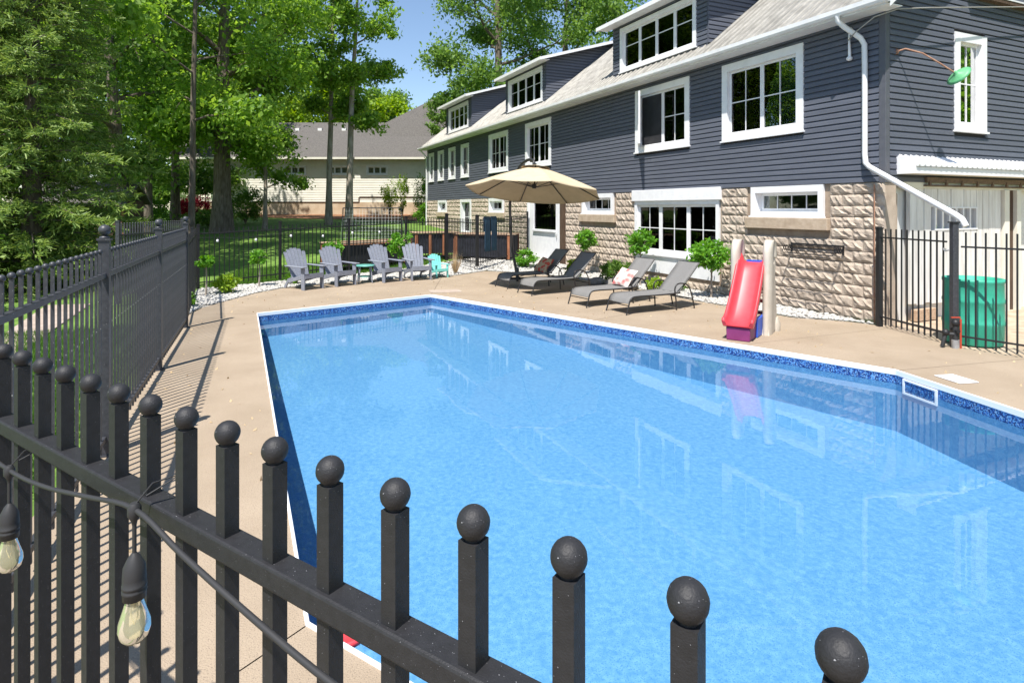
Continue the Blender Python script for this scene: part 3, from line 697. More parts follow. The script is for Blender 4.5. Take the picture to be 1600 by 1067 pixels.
n = len(prof); gb.add([(-.38, y, z) for y, z in prof]+[(HL+.36, y, z) for y, z in prof], [(i, (i+1) % n, n+(i+1) % n, n+i) for i in range(n)]); gb.add([(-.38, y, z) for y, z in prof[:5]], [(0, 1, 2, 3, 4)])
gut = gb.build('gutter', M['gutter'], house)
def rectpipe(pts, w, h, name, parent):
    b = MB()
    b.tube(pts, w/2, 8); o = b.build(name, M['gutter'], parent); return o
rectpipe([(.55, EO+.06, 5.42), (.55, EO+.055, 5.33), (.5, .36, 5.22), (.36, .13, 5.02), (.32, .085, 4.9), (.32, .075, 4.5), (.32, .075, 2.95), (.30, .08, 2.80), (.2, .11, 2.72), (-1.4, .47, 1.90), (-1.5, .5, 1.84), (-1.55, .5, 1.74)], .095, .07, 'downspout', house)
rectpipe([(HL-.02, EO+.05, 5.42), (HL-.02, .25, 5.2), (HL-.02, .07, 5.0), (HL-.02, .07, 1.0)], .09, .07, 'downspout', house)

# dormers
DPI = .30; DZ = 7.46; DF = .12
for s0, s1, w0, w1 in ((20.6, 24.4, 20.98, 24.0), (12.85, 16.5, 13.1, 16.2), (4.45, 8.5, 4.85, 8.1)):
    dm = MB(); tb = (DZ-ZE)/(PITCH-DPI)
    for s, th in ((s0+.03, .1), (s1-.13, .1)):
        pts = [(-DF-.03, roofz(DF)-.1), (-DF-.03, DZ), (-tb, roofz(tb)), (-tb, roofz(tb)-.1)]
        dm.add([(s, y, z) for y, z in pts]+[(s+th, y, z) for y, z in pts], [(0, 1, 2, 3), (7, 6, 5, 4), (0, 4, 5, 1), (1, 5, 6, 2), (2, 6, 7, 3), (3, 7, 4, 0)])
    holed(dm, s0+.131, s1-.131, -DF-.2, -DF-.032, roofz(DF)-.1, DZ, [(w0+.1, w1-.1, 6.05, 7.2)])
    dorm = dm.build('dormer', M['wallboard'], house)
    mpf = mp_front(-DF)
    wz0, wz1 = 5.99, 7.28
    window('dormer_window', mpf, w0, w1, wz0, wz1, [(k*.25, (k+1)*.25, 1, True) for k in range(4)], trim=.12, sash=.05, rows=(.6,), recess=.05)
    z = roofz(DF)-.06
    while z < DZ-.02:
        if z < wz1-.03 and z+CH > wz0:
            board(mpf, s0+.03, w0+.005, z, parent=dorm); board(mpf, w1-.005, s1-.03, z, parent=dorm)
        else: board(mpf, s0+.03, s1-.03, z, parent=dorm)
        z += CH
    for side, mpc in ((0, lambda u, o, z: (s0+.03-o-.03+.029-.028, -u, z)), (1, lambda u, o, z: (s1-.03+o+.03-.029+.028, -u, z))):
        z = roofz(DF)-.06
        while z < roofz(tb)-.02:
            a = max(DF, (z+CH-DZ)/DPI); c = (z-ZE)/PITCH+.1; c2 = (z+CH-ZE)/PITCH+.1
            if c-a > .04: board(mpc, max(DF, (z-DZ)/DPI), c, z, max(DF, (z+CH-DZ)/DPI), c2, parent=dorm)
            z += CH
    ov = .3; fo = -.26
    zr = lambda t: DZ+.02+DPI*t
    b = MB(); b.hexa([(s0-ov, -fo, zr(fo)), (s1+ov, -fo, zr(fo)), (s1+ov, -tb-.3, zr(tb+.3)), (s0-ov, -tb-.3, zr(tb+.3))], [(s0-ov, -fo, zr(fo)+.05), (s1+ov, -fo, zr(fo)+.05), (s1+ov, -tb-.3, zr(tb+.3)+.05), (s0-ov, -tb-.3, zr(tb+.3)+.05)])
    b.build('dormer_roof', M['roof'], dorm)
    b = MB(); b.box(s0-ov-.02, s1+ov+.02, -fo+.001, -fo+.03, zr(fo)-.06, zr(fo)+.048)
    for s in (s0-ov-.022, s1+ov+.001):
        b.hexa([(s, -fo, zr(fo)-.06), (s+.021, -fo, zr(fo)-.06), (s+.021, -tb, zr(tb)-.06), (s, -tb, zr(tb)-.06)], [(s, -fo, zr(fo)+.046), (s+.021, -fo, zr(fo)+.046), (s+.021, -tb, zr(tb)+.046), (s, -tb, zr(tb)+.046)])
    b.box(s0-ov, s1+ov, -DF+.02, -fo, zr(fo)-.03, zr(fo)-.015)
    b.build('dormer_fascia', M['white'], dorm)

# wall fittings
hl = lambda s, n, z: tuple(house_m @ Vector((s, n, z)))
house_m = Matrix.Translation((HX, HY, 0)) @ Matrix.Rotation(HR, 4, 'Z')
lamp = tag(empty('barn_lamp', hl(0, -.26, 4.73)), 'green disc-shaded gooseneck lamp on the gable wall by the tall window', 'lamp')
L0 = Vector(hl(0, -.26, 4.73)); rel = lambda m_, o, z: tuple(Vector(hl(-o, -m_, z))-L0)
MB().tube([rel(.26, .015, 4.73), rel(.33, .14, 4.76), rel(.5, .32, 4.66), rel(.72, .48, 4.47), rel(.9, .6, 4.31)], .014, 8).build('arm', M['rust'], lamp)
q = Vector((1, 0, 0)); sh = MB().lathe([(.02, .05), (.035, .03), (.05, .0), (.15, -.03), (.20, -.06), (.195, -.065), (.14, -.045), (.03, -.02)], n=22, capt=True)
sh.build('shade', M['lampgreen'], lamp, loc=rel(.93, .62, 4.29), rot=Vector((-.75, -.15, .62)).to_track_quat('Z', 'Y').to_euler())
MB().lathe([(.0, .0), (.05, 0), (.05, .012), (.02, .03)], n=12).build('wall_plate', M['rust'], lamp, loc=rel(.26, .018, 4.73), rot=(R(90), 0, HR-math.pi/2+math.pi/2))
rk = tag(empty('drying_rack', hl(1.9, 0, 1.3), HR), 'folding black drying rack fixed to the block wall right of the slide', 'rack')
b = MB(); b.beam((0, .05, 0), (-1.15, .05, 0), .03, .035); b.build('wall_bar', M['blackfar'], rk)
for k, nn in enumerate((.08, .15, .22, .29, .36)): MB().tube([(.0-.02*k, nn+.02, -.03-.045*k), (-1.13, nn+.02, -.03-.045*k)], .009, 6).build('rod', M['blackfar'], rk)
for sx in (0, -1.14):
    b = MB()
    for k in range(4): b.beam((sx, .06+.06*k, -.02), (sx, .12+.06*k, -.13), .01, .012, (1, 0, 0)); b.beam((sx, .06+.06*k, -.13), (sx, .12+.06*k, -.02), .01, .012, (1, 0, 0))
    b.beam((sx, .045, .02), (sx, .045, -.16), .03, .02, (1, 0, 0)); b.build('scissor_arm', M['blackfar'], rk)
sv = tag(empty('service_cable', hl(.62, 0, 5.1)), 'white insulator bracket with grey power cable running past the downspout', 'cable'); S0 = Vector(hl(.62, 0, 5.1)); rs = lambda s, n, z: tuple(Vector(hl(s, n, z))-S0)
MB().tube([rs(.62, .06, 5.25), rs(.62, .08, 5.1), rs(.62, .06, 4.72)], [.022, .018, .03], 8).build('bracket', M['white'], sv)
MB().ball(rs(.62, .07, 5.24), .05, 10, 6).ball(rs(.62, .07, 4.72), .055, 10, 6, (1, 1, .8)).build('insulator', M['white'], sv)
MB().tube([rs(.62, .1, 5.05), rs(.3, .35, 5.08), rs(-.05, .35, 5.25), rs(-.22, .0, 5.38), rs(-.25, -.8, 5.5), rs(-.22, -2.5, 5.75), rs(-.2, -4.6, 6.05)], .011, 6).build('wire', M['cable'], sv)

# ------------------------------------------------------------------ fences
def picket_meshes(h, w, m, ball=0, nm='picket'):
    b = MB().box(-w/2, w/2, -w/2, w/2, .05, h); pm = b.mesh(nm, m)
    bm_ = MB().lathe([(w*.42, -.004), (w*.42, ball*.35)], n=10).ball((0, 0, ball*.95), ball, 18, 12).mesh('finial', m) if ball else None
    return pm, bm_
def fence(name, label, p0, p1, h, m, z0=0, z1=0, spacing=.1242, w=.025, ball=0, rails=((.0, .04),), phase=0, skip=None, group=None, posts=(), post_w=.06, post_h=0, post_ball=0, cat='fence', railw=.04):
    p0 = Vector((*p0, z0)); p1 = Vector((*p1, z1)); d = p1-p0; L = math.hypot(d.x, d.y); ang = math.atan2(d.y, d.x)
    root = tag(empty(name, p0, ang), label, cat, group); sl = (z1-z0)/L
    pm, fm = picket_meshes(h, w, m, ball)
    x = phase if phase else spacing/2
    while x < L-.02:
        if not any(abs(x-p) < post_w*.8 for p in posts):
            o = link('picket', pm, root, loc=(x, 0, sl*x))
            if fm: link('finial', fm, o, loc=(0, 0, h))
        x += spacing
    for rz, rh in rails:
        b = MB().hexa([(0, -railw/2, rz), (L, -railw/2, rz+sl*L), (L, railw/2, rz+sl*L), (0, railw/2, rz)], [(0, -railw/2, rz+rh), (L, -railw/2, rz+rh+sl*L), (L, railw/2, rz+rh+sl*L), (0, railw/2, rz+rh)])
        bevel(b.build('rail', m, root), .004, 2)
    ph = post_h or h+.08
    for p in posts:
        b = MB().box(-post_w/2, post_w/2, -post_w/2, post_w/2, 0, ph); b.box(-post_w*.62, post_w*.62, -post_w*.62, post_w*.62, ph+.001, ph+.018); b.box(-post_w*.8, post_w*.8, -post_w*.8, post_w*.8, .0, .012) if post_ball else None
        po = b.build('post', m, root, loc=(p, 0, sl*p))
        if post_ball:
            MB().lathe([(post_w*.5, ph+.02), (post_w*.5, ph+.03), (post_w*.25, ph+.04)], n=12).ball((0, 0, ph+.04+post_ball), post_ball, 16, 10).build('ball_cap', m, po)
        else: MB().box(-post_w*.4, post_w*.4, -post_w*.4, post_w*.4, ph+.018, ph+.03).build('cap', m, po)
    return root
# near fence (ball-topped pickets in front of the camera)
ux, uy = -.829, .559; cx, cy = -.25, .836
t0, t1 = 2.29, -1.6
fence('near_fence', 'black ball-topped picket fence closest to the camera', (cx+ux*t1, cy+uy*t1), (cx+ux*t0, cy+uy*t0), 1.622, M['black'], rails=((1.446, .034), (.12, .034)), ball=.0195, spacing=.1242, phase=(1.6 % .1242), posts=(3.86,), post_w=.06, post_h=1.74, post_ball=.035, railw=.042)
# left fence
lf0 = Vector((-2.17, 2.18)); lf1 = Vector((-5.51, 10.27)); LL = (lf1-lf0).length
lp = [((Vector(p)-lf0).dot((lf1-lf0).normalized())) for p in ((-3.28, 4.95), (-4.36, 7.55))]
fence('left_fence', 'black ball-topped picket fence in painted sunlit grey along the left edge of the deck', lf0, lf1, 1.64, M['grey_and_sunlit_metal'], rails=((1.44, .04), (.12, .04)), ball=.019, spacing=.132, w=.018, posts=(lp[0], lp[1], LL-.03), post_w=.075, post_h=1.74, post_ball=.045)  # same black coat as the near fence; the grey paints in its sunlit face
fence('side_fence', 'short black fence turning from the left fence corner to the lawn', (-5.55, 10.36), (-7.8, 15.0), 1.52, M['blackfar'], rails=((1.36, .03), (.12, .03)), spacing=.12, w=.018, posts=(2.6,), post_w=.05, post_h=1.58, railw=.028)
fence('back_fence', 'black picket fence behind the grey garden chairs', (-7.83, 15.08), (-2.32, 21.4), 1.5, M['blackfar'], 0, .18, rails=((1.36, .03), (.14, .03)), spacing=.125, w=.018, posts=(.04, 2.2, 4.4, 6.6), post_w=.06, post_h=1.58, railw=.028)
fence('back_fence', 'black fence section with two thick posts in front of the dark planter', (-2.32, 21.4), (-1.1, 19.5), 1.5, M['blackfar'], .18, .15, rails=((1.36, .03), (.12, .03)), spacing=.115, w=.018, posts=(.04, 2.22), post_w=.09, post_h=1.62, railw=.028)
fence('back_fence', 'black fence section hung with navy towels beside the white door', (-1.1, 19.5), (.60, 23.1), 1.5, M['blackfar'], .15, .28, rails=((1.36, .03), (.1, .03)), spacing=.12, w=.018, posts=(3.95,), post_w=.06, post_h=1.58, railw=.028)
fence('lawn_fence', 'grey fence standing on the lawn beyond the left fence', (-8.25, 12.7), (-8.65, 16.0), 1.66, M['grey_and_sunlit_metal'], rails=((1.42, .035), (.14, .035)), spacing=.12, w=.025, ball=.018, posts=(.04, 2.0, 3.28), post_w=.07, post_h=1.72)
# right gate and fence
fence('garden_gate', 'black picket gate between the house corner and the grey post', (6.24, 10.36), (6.40, 8.95), 1.66, M['blackfar'], rails=((1.5, .025), (.16, .025)), spacing=.118, w=.018, posts=(.03,), post_w=.075, post_h=1.66, railw=.025, cat='gate')
fence('right_fence', 'black picket fence in front of the green barrel', (6.44, 8.72), (7.75, 6.75), 1.66, M['blackfar'], rails=((1.44, .025), (.16, .025)), spacing=.118, w=.019, railw=.025)
gp = tag(empty('gate_post', (6.42, 8.83, 0)), 'thick grey square gate post holding up the end of the downspout', 'post')
bevel(MB().box(-.042, .042, -.042, .042, 0, 1.79).build('shaft', M['grey_and_sunlit_metal'], gp), .006); MB().box(-.055, .055, -.055, .055, 1.791, 1.81).build('cap', M['blackfar'], gp)
MB().tube([(-.05, .02, 1.4), (-.09, .05, 1.38), (-.08, .12, 1.41), (-.02, .14, 1.4)], .012, 6).build('chain', M['steel'], gp)
vp = tag(empty('pipe_valve', (6.36, 8.72, 0)), 'cluster of dark pipe fittings with red valve handle at the foot of the gate post', 'valve')
MB().tube([(0, 0, 0), (0, 0, .34)], .035, 10).tube([(0, 0, .2), (-.12, .03, .2), (-.16, .04, .02)], .028, 8).build('pipe', M['rubber'], vp)
MB().tube([(.06, -.02, 0), (.06, -.02, .42)], .014, 8).build('riser', M['copper'], vp)
MB().ball((0, 0, .36), .055, 10, 7).ball((-.12, .03, .22), .05, 10, 7).tube([(0, -.06, .25), (.0, .07, .25)], .03, 8).build('fitting', M['blackfar'], vp)
MB().beam((-.06, 0, .44), (.07, 0, .44), .02, .015).build('handle', M['copper'], vp)
MB().lathe([(.05, 0), (.05, .12)], n=12).build('base_collar', M['steel'], vp, loc=(.0, -.0, .0))

# string lights on the near fence
st = tag(empty('string_light', (cx, cy, 1.4)), 'black string-light cord with two clear bulbs tied to the near fence', 'string light')
def on(t, z, o=-.045): return (ux*t+uy*o, uy*t-ux*o, z-1.4)
cord = [on(2.2, 1.50), on(1.7, 1.44), on(1.35, 1.415), on(1.05, 1.404), on(.85, 1.418), on(.65, 1.45), on(.4585, 1.479), on(.3, 1.45), on(.1034, 1.42), on(-.058, 1.402), on(-.25, 1.395), on(-.55, 1.42), on(-.9, 1.45)]
def smooth(pts, n=5):
    P = [Vector(p) for p in pts]; out = []
    for i in range(len(P)-1):
        a, b_, c, d = P[max(i-1, 0)], P[i], P[i+1], P[min(i+2, len(P)-1)]
        for k in range(n):
            t = k/n; out.append(.5*((2*b_)+(c-a)*t+(2*a-5*b_+4*c-d)*t*t+(3*b_-a-3*c+d)*t**3))
    return out+[P[-1]]
MB().tube(smooth(cord), .0046, 8).build('cord', M['rubber'], st)
for t, z in ((1.05, 1.404), (.4585, 1.479)):
    x, y, zz = on(t, z)
    b = MB().lathe([(0.00672, 0.01080), (0.01092, 0.00360), (0.01092, -0.01080), (0.00504, -0.01980), (0.00378, -0.02700)], (x, y, zz), 10)
    b.lathe([(0.00353, -0.02700), (0.00353, -0.07650)], (x, y, zz), 8)
    b.lathe([(0.00378, -0.07470), (0.01008, -0.08280), (0.01764, -0.09900), (0.01890, -0.11700), (0.01890, -0.12780), (0.01974, -0.12870), (0.01974, -0.13230), (0.01890, -0.13320), (0.01890, -0.13680), (0.01974, -0.13770), (0.01974, -0.14130), (0.01890, -0.14220), (0.01848, -0.15300), (0.01512, -0.15300)], (x, y, zz), 16)
    so = b.build('socket', M['rubber'], st)
    MB().lathe([(0.01344, -0.15120), (0.01470, -0.16020), (0.01932, -0.17640), (0.02478, -0.19350), (0.02562, -0.20520), (0.02268, -0.21780), (0.01512, -0.22680), (0.00504, -0.23040)], (x, y, zz), 20, capb=False).build('bulb', M['bulb'], so)
    MB().tube([(x-.004, y, zz-.153), (x-.006, y, zz-.184), (x, y, zz-.2), (x+.006, y, zz-.184), (x+.004, y, zz-.153)], .0012, 5).lathe([(0.00504, -0.15120), (0.00252, -0.17100)], (x, y, zz), 8).build('filament', M['filament'], so)
    MB().tube([on(t, z+.006), on(t-.015, z+.04, -.022), on(t-.03, z+.045, .02), on(t-.01, z+.02, -.03)], .0016, 5).build('cable_tie', M['rubber'], st)
st2 = tag(empty('string_light', (-7.83, 15.08, 1.3)), 'string of small white bulbs hanging along the back fence', 'string light')
dx, dy = 5.51/8.385, 6.32/8.385; pts = []
for k in range(13):
    t = k*.5; pts.append((dx*t+.03, dy*t-.03, -.05+.03*math.cos(k*1.3)+.018*t))
MB().tube(smooth(pts, 3), .005, 5).build('cord', M['rubber'], st2)
for k in (1, 3, 5, 7, 9, 11):
    x, y, z = pts[k]; MB().lathe([(.012, -.0), (.016, -.05)], (x, y, z), 8).build('socket', M['rubber'], st2); MB().ball((x, y, z-.085), .032, 10, 7, (1, 1, 1.3)).build('bulb', M['white'], st2)

# ------------------------------------------------------------------ garden furniture
def adirondack(name, label, loc, face, m, sc=1.0, group=None):
    root = tag(empty(name, (*loc, 0), math.atan2(face[1], face[0])), label, 'chair', group); root.scale = (sc,)*3
    for sy in (-1, 1):
        bevel(MB().hexa([(-.02, sy*.275-.016, 0), (.10, sy*.275-.016, 0), (.10, sy*.275+.016, 0), (-.02, sy*.275+.016, 0)], [(-.05, sy*.275-.016, .545), (.09, sy*.275-.016, .545), (.09, sy*.275+.016, .545), (-.05, sy*.275+.016, .545)]).build('front_leg', m, root), .006)
        bevel(MB().hexa([(-.80, sy*.25-.015, 0), (-.70, sy*.25-.015, 0), (-.70, sy*.25+.015, 0), (-.80, sy*.25+.015, 0)], [(-.62, sy*.25-.015, .24), (-.5, sy*.25-.015, .28), (-.5, sy*.25+.015, .28), (-.62, sy*.25+.015, .24)]).hexa([(.06, sy*.25-.015, .29), (.06, sy*.25+.015, .29), (-.58, sy*.25+.015, .14), (-.58, sy*.25-.015, .14)], [(.06, sy*.25-.015, .385), (.06, sy*.25+.015, .385), (-.58, sy*.25+.015, .24), (-.58, sy*.25-.015, .24)]).build('rear_leg', m, root), .006)
        a = MB(); w0, w1 = .075, .045
        a.hexa([(.13, sy*.30-w0, .548), (.13, sy*.30+w0, .548), (-.62, sy*.31+w1, .56), (-.62, sy*.31-w1, .56)], [(.13, sy*.30-w0, .575), (.13, sy*.30+w0, .575), (-.62, sy*.31+w1, .585), (-.62, sy*.31-w1, .585)])
        bevel(a.build('armrest', m, root), .01)
    for k in range(5):
        x1 = .10-k*.105; z1 = .40-(.10-x1)*.28
        bevel(MB().hexa([(x1, -.262, z1-.02), (x1, .262, z1-.02), (x1-.098, .262, z1-.048), (x1-.098, -.262, z1-.048)], [(x1, -.262, z1), (x1, .262, z1), (x1-.098, .262, z1-.028), (x1-.098, -.262, z1-.028)]).build('seat_slat', m, root), .005)
    MB().box(.085, .105, -.262, .262, .28, .379).build('seat_front', m, root)
    for k in range(6):
        f = (k-2.5)/2.5; top = .99-.09*f*f; yb = f*.2; yt = f*.265; w = .038; wt = .046
        def q(z, o): return (-.43-(z-.25)*.42-o, z-o*.3)
        xb, zb = q(.2, 0); xt, zt = q(top, 0); cur = -.02*(1-f*f)
        b = MB().hexa([(xb, yb-w, zb), (xb, yb+w, zb), (xb-.02, yb+w, zb), (xb-.02, yb-w, zb)], [(xt+cur, yt-wt, zt-.012), (xt+cur, yt+wt, zt-.012), (xt-.02+cur, yt+wt, zt-.012), (xt-.02+cur, yt-wt, zt-.012)])
        b.hexa([(xt+cur, yt-wt, zt-.0119), (xt+cur, yt+wt, zt-.0119), (xt-.02+cur, yt+wt, zt-.0119), (xt-.02+cur, yt-wt, zt-.0119)], [(xt+cur-.004, yt-wt*.6, zt+.012), (xt+cur-.004, yt+wt*.6, zt+.012), (xt-.02+cur, yt+wt*.6, zt+.012), (xt-.02+cur, yt-wt*.6, zt+.012)])
        b.build('back_slat', m, root)
    MB().box(-.64, -.615, -.30, .30, .53, .558).box(-.50, -.475, -.25, .25, .25, .30).build('back_brace', m, root)
    return root
GA = 'grey garden chairs in a row by the back fence'
adirondack('garden_chair', 'grey slatted garden chair nearest the left fence', (-4.97, 15.09), (.815, -.58), M['chair'], 1.0, GA)
adirondack('garden_chair', 'grey slatted garden chair left of the small green table', (-4.34, 15.78), (.756, -.655), M['chair'], 1.0, GA)
adirondack('garden_chair', 'grey slatted garden chair right of the small green table', (-3.29, 16.6), (.715, -.70), M['chair'], 1.0, GA)
adirondack('garden_chair', 'grey slatted garden chair beside the little turquoise chair', (-2.55, 17.0), (.48, -.88), M['chair'], 1.0, GA)
adirondack('garden_chair', 'small turquoise childrens garden chair at the end of the row', (-2.04, 17.63), (.585, -.81), M['teal'], .66)
tb = tag(empty('side_table', (-3.98, 16.45, 0), R(20)), 'small green side table between two grey garden chairs', 'table')
MB().lathe([(.26, .44), (.27, .45), (.27, .47), (.25, .478)], n=8).build('tabletop', M['green_table'], tb)
for k in range(4):
    a = R(45+90*k); MB().tube([(.2*math.cos(a), .2*math.sin(a), .44), (.25*math.cos(a), .25*math.sin(a), 0)], [.02, .016], 8).build('leg', M['chair'], tb)
MB().lathe([(.18, .16), (.18, .18)], n=8).build('shelf', M['green_table'], tb)

def lounger():
    root = empty('sun_lounger'); W = .31
    for sy in (-1, 1):
        y = sy*W
        MB().tube(smooth([(-.06, y, 0), (-.01, y, .15), (.03, y, .27), (.10, y, .325), (.3, y, .335), (.8, y, .325), (1.28, y, .335)], 4), .014, 8).build('side_rail', M['bronze'], root)
        MB().tube(smooth([(1.18, y, 0), (1.17, y, .2), (1.14, y, .40), (1.19, y, .50), (1.32, y, .52), (1.48, y, .47), (1.58, y, .30), (1.66, y, .0)], 4), .014, 8).build('armrest', M['bronze'], root)
        MB().tube([(1.25, y*.93, .325), (1.5, y*.93, .58), (1.82, y*.93, .90)], .014, 8).build('back_rail', M['bronze'], root)
    MB().tube([(1.17, -W, .30), (1.17, W, .30)], .012, 8).tube([(1.6, -W, .2), (1.6, W, .2)], .012, 8).tube([(.0, -W, .17), (.0, W, .17)], .010, 8).tube([(1.82, -W*.93, .90), (1.82, W*.93, .90)], .013, 8).build('crossbar', M['bronze'], root)
    def sling(path, nm, hw):
        b = MB(); n = len(path); ny = 5; V = []
        for lay in (0, -.006):
            for i, (x, z) in enumerate(path):
                for j in range(ny+1):
                    y = -hw+2*hw*j/ny; V.append((x, y, z+lay-.02*math.sin(math.pi*j/ny)*(1 if 0 < i < n-1 else .2)))
        o = n*(ny+1); F = []
        for i in range(n-1):
            for j in range(ny):
                a = i*(ny+1)+j; F.append((a, a+1, a+ny+2, a+ny+1)); F.append((o+a+ny+1, o+a+ny+2, o+a+1, o+a))
            a = i*(ny+1); F.append((a+ny+1, o+a+ny+1, o+a, a)); a += ny; F.append((a, o+a, o+a+ny+1, a+ny+1))
        b.add(V, F, True); return b.build(nm, M['sling'], root)
    sling([(.0, .21), (.035, .29), (.11, .338), (.3, .347), (.6, .342), (.9, .342), (1.22, .347)], 'seat_sling', .295)
    sling([(1.25, .35), (1.4, .50), (1.55, .65), (1.7, .80), (1.81, .905)], 'back_sling', .275)
    return root
LG = 'grey sling loungers by the pool'
lo0 = lounger(); first = True
for (x, y, fx, fy, lb) in ((-.22, 15.37, .86, .51, 'grey sling lounger with the red floral cushion under the parasol'), (.34, 14.21, .86, .51, 'grey sling lounger half in the parasol shade, second from the door'),
                           (1.39, 12.53, .86, .51, 'sunlit grey sling lounger with the pink floral cushion'), (2.05, 11.69, .88, .47, 'sunlit grey sling lounger nearest the red slide')):
    o = lo0 if first else copy_tree(lo0); first = False
    o.location = (x, y, 0); o.rotation_euler = (0, 0, math.atan2(fy, fx)); tag(o, lb, 'lounger', LG)
def pillow(name, label, loc, rot, m, s=.23):
    b = MB(); n = 12; V = []
    for sg in (1, -1):
        for i in range(n+1):
            for j in range(n+1):
                u, v = i/n*2-1, j/n*2-1; hgt = ((1-u**4)*(1-v**4))**.5*.075
                pin = 1-.09*(1-abs(u*v))*max(abs(u), abs(v))**3
                V.append((u*s*pin, v*s*pin, sg*hgt))
    o_ = (n+1)**2; F = []
    for i in range(n):
        for j in range(n):
            a = i*(n+1)+j; F.append((a, a+n+1, a+n+2, a+1)); F.append((o_+a+1, o_+a+n+2, o_+a+n+1, o_+a))
    b.add(V, F, True); o = b.build(name, m, None, loc=loc, rot=rot); return tag(o, label, 'cushion')
def lpos(x, y, fx, fy, a, c, z): l = math.hypot(fx, fy); fx /= l; fy /= l; return (x+fx*a-fy*c, y+fy*a+fx*c, z)
pillow('cushion', 'red and tan floral cushion on the shaded lounger', lpos(-.22, 15.37, .86, .51, 1.22, -.02, .52), (R(8), R(-48), math.atan2(.51, .86)), M['pillow_red'])
pillow('cushion', 'pink and cream floral cushion on the sunlit lounger', lpos(1.39, 12.53, .86, .51, 1.20, -.02, .52), (R(8), R(-48), math.atan2(.51, .86)), M['pillow_pink'])

# parasol
um = tag(empty('parasol', (.15, 17.2, 0)), 'beige cantilever parasol with curved black pole over the loungers', 'parasol')
MB().tube(smooth([(0, 0, 0), (-.05, .02, .35), (-.15, .05, .9), (-.2, .02, 1.8), (-.2, -.05, 2.2), (-.12, -.35, 2.7), (.05, -.95, 3.1), (.25, -1.6, 3.24), (.38, -1.98, 3.19), (.4, -2.05, 3.08)], 5), .04, 10).build('pole', M['bronze'], um)
b = MB()
for k in range(2): b.beam((-.55 if k == 0 else 0, 0 if k == 0 else -.55, .03), (.55 if k == 0 else 0, 0 if k == 0 else .55, .03+.002*k), .06, .05)
b.build('base', M['bronze'], um); MB().lathe([(.05, .0), (.05, .3), (.04, .33)], n=12).build('pole_socket', M['bronze'], um)
MB().lathe([(.045, -.06), (.05, .0), (.045, .06)], n=10).build('crank', M['bronze'], um, loc=(-.2, .0, 1.55)); 
MB().tube([(-.2, -.03, 1.55), (-.2, -.1, 1.55), (-.12, -.12, 1.55)], .01, 6).build('crank_handle', M['bronze'], um)
Cc = Vector((.40, -2.0, 2.42)); tilt = Matrix.Rotation(R(-8), 3, 'X') @ Matrix.Rotation(R(4), 3, 'Y')
def cp(a, r, z): return tuple(Cc+tilt @ Vector((r*math.cos(a), r*math.sin(a), z)))
can = MB(); NS = 8; sub = 6; rad = 1.72
rows = [(.16, .60), (.5, .50), (.9, .35), (1.3, .18), (rad, .0), (rad+.003, -.025)]
V = []; per = NS*sub
for r, z in rows:
    for k in range(per):
        a = 2*math.pi*(k/per)+R(11); q = (k % sub)/sub; flat = math.cos(math.pi/NS)/math.cos((q-.5)*2*math.pi/NS)
        sag = -.05*math.sin(math.pi*q)*(r/rad)
        V.append(cp(a, r*flat, z+sag*.5))
can.add(V, [(i*per+k, i*per+(k+1) % per, (i+1)*per+(k+1) % per, (i+1)*per+k) for i in range(len(rows)-1) for k in range(per)], False)
canopy = can.build('canopy', M['canvas'], um)
vent = MB(); V = [cp(2*math.pi*k/24, r, z) for r, z in ((.36, .60), (.2, .64), (.03, .68)) for k in range(24)]
vent.add(V, [(i*24+k, i*24+(k+1) % 24, (i+1)*24+(k+1) % 24, (i+1)*24+k) for i in range(2) for k in range(24)], True); vent.build('vent', M['canvas'], canopy)
MB().lathe([(.05, .0), (.06, .05), (.05, .12)], n=10).build('hub', M['bronze'], um, loc=cp(0, 0, .08))
MB().tube([cp(0, 0, .1), cp(0, 0, .72)], .018, 8).build('centre_rod', M['bronze'], um)
for k in range(8):
    a = 2*math.pi*k/8+R(11)
    rbm = MB().tube([cp(a, .08, .595), cp(a, .9, .33), cp(a, 1.70, -.015)], .012, 6).build('rib', M['bronze'], um)
    MB().tube([cp(a, .06, .12), cp(a, .85, .335)], .009, 6).build('strut', M['bronze'], rbm)

# slide
sl = tag(empty('toy_slide', (3.40, 9.17, 0), math.atan2(.82, .57)), 'red plastic toddler slide with beige ladder posts at the pool edge', 'slide')
prof = [(.0, .235), (.06, .225), (.16, .25), (.3, .36), (.5, .58), (.7, .83), (.86, 1.03), (.95, 1.10), (1.02, 1.12)]
sp_ = smooth([(x, 0, z) for x, z in prof], 3); V = []; cs = [(-.215, .13), (-.19, .14), (-.165, .10), (-.15, .02), (-.09, .0), (.09, .0), (.15, .02), (.165, .10), (.19, .14), (.215, .13), (.20, -.03), (-.20, -.03)]
for i, p in enumerate(sp_):
    t = i/(len(sp_)-1); sd = .45 if t < .06 else (.75+.25*min(1, t*3) if t < .4 else 1)
    if t > .93: sd = 1.15
    for y, h in cs: V.append((p.x-(h*.45 if h > 0 else 0)*sd, y*(1+.08*(1-t)), p.z+h*sd))
n = len(cs); b = MB(); b.add(V, [(i*n+k, i*n+(k+1) % n, (i+1)*n+(k+1) % n, (i+1)*n+k) for i in range(len(sp_)-1) for k in range(n)], True); b.add(V[:n], [tuple(range(n))]); b.add(V[-n:], [tuple(range(n))[::-1]])
b.build('chute', M['red'], sl)
bevel(MB().hexa([(.02, -.17, 0), (.62, -.17, 0), (.62, .17, 0), (.02, .17, 0)], [(.03, -.18, .20), (.30, -.18, .26), (.30, .18, .26), (.03, .18, .20)]).build('front_base', M['shaded_red'], sl), .015)  # red base, its shade painted into the colour
bevel(MB().box(.40, .98, -.2, -.14, .0, .30).box(.40, .98, .14, .2, .0, .30).build('side_panel', M['blue'], sl), .015)
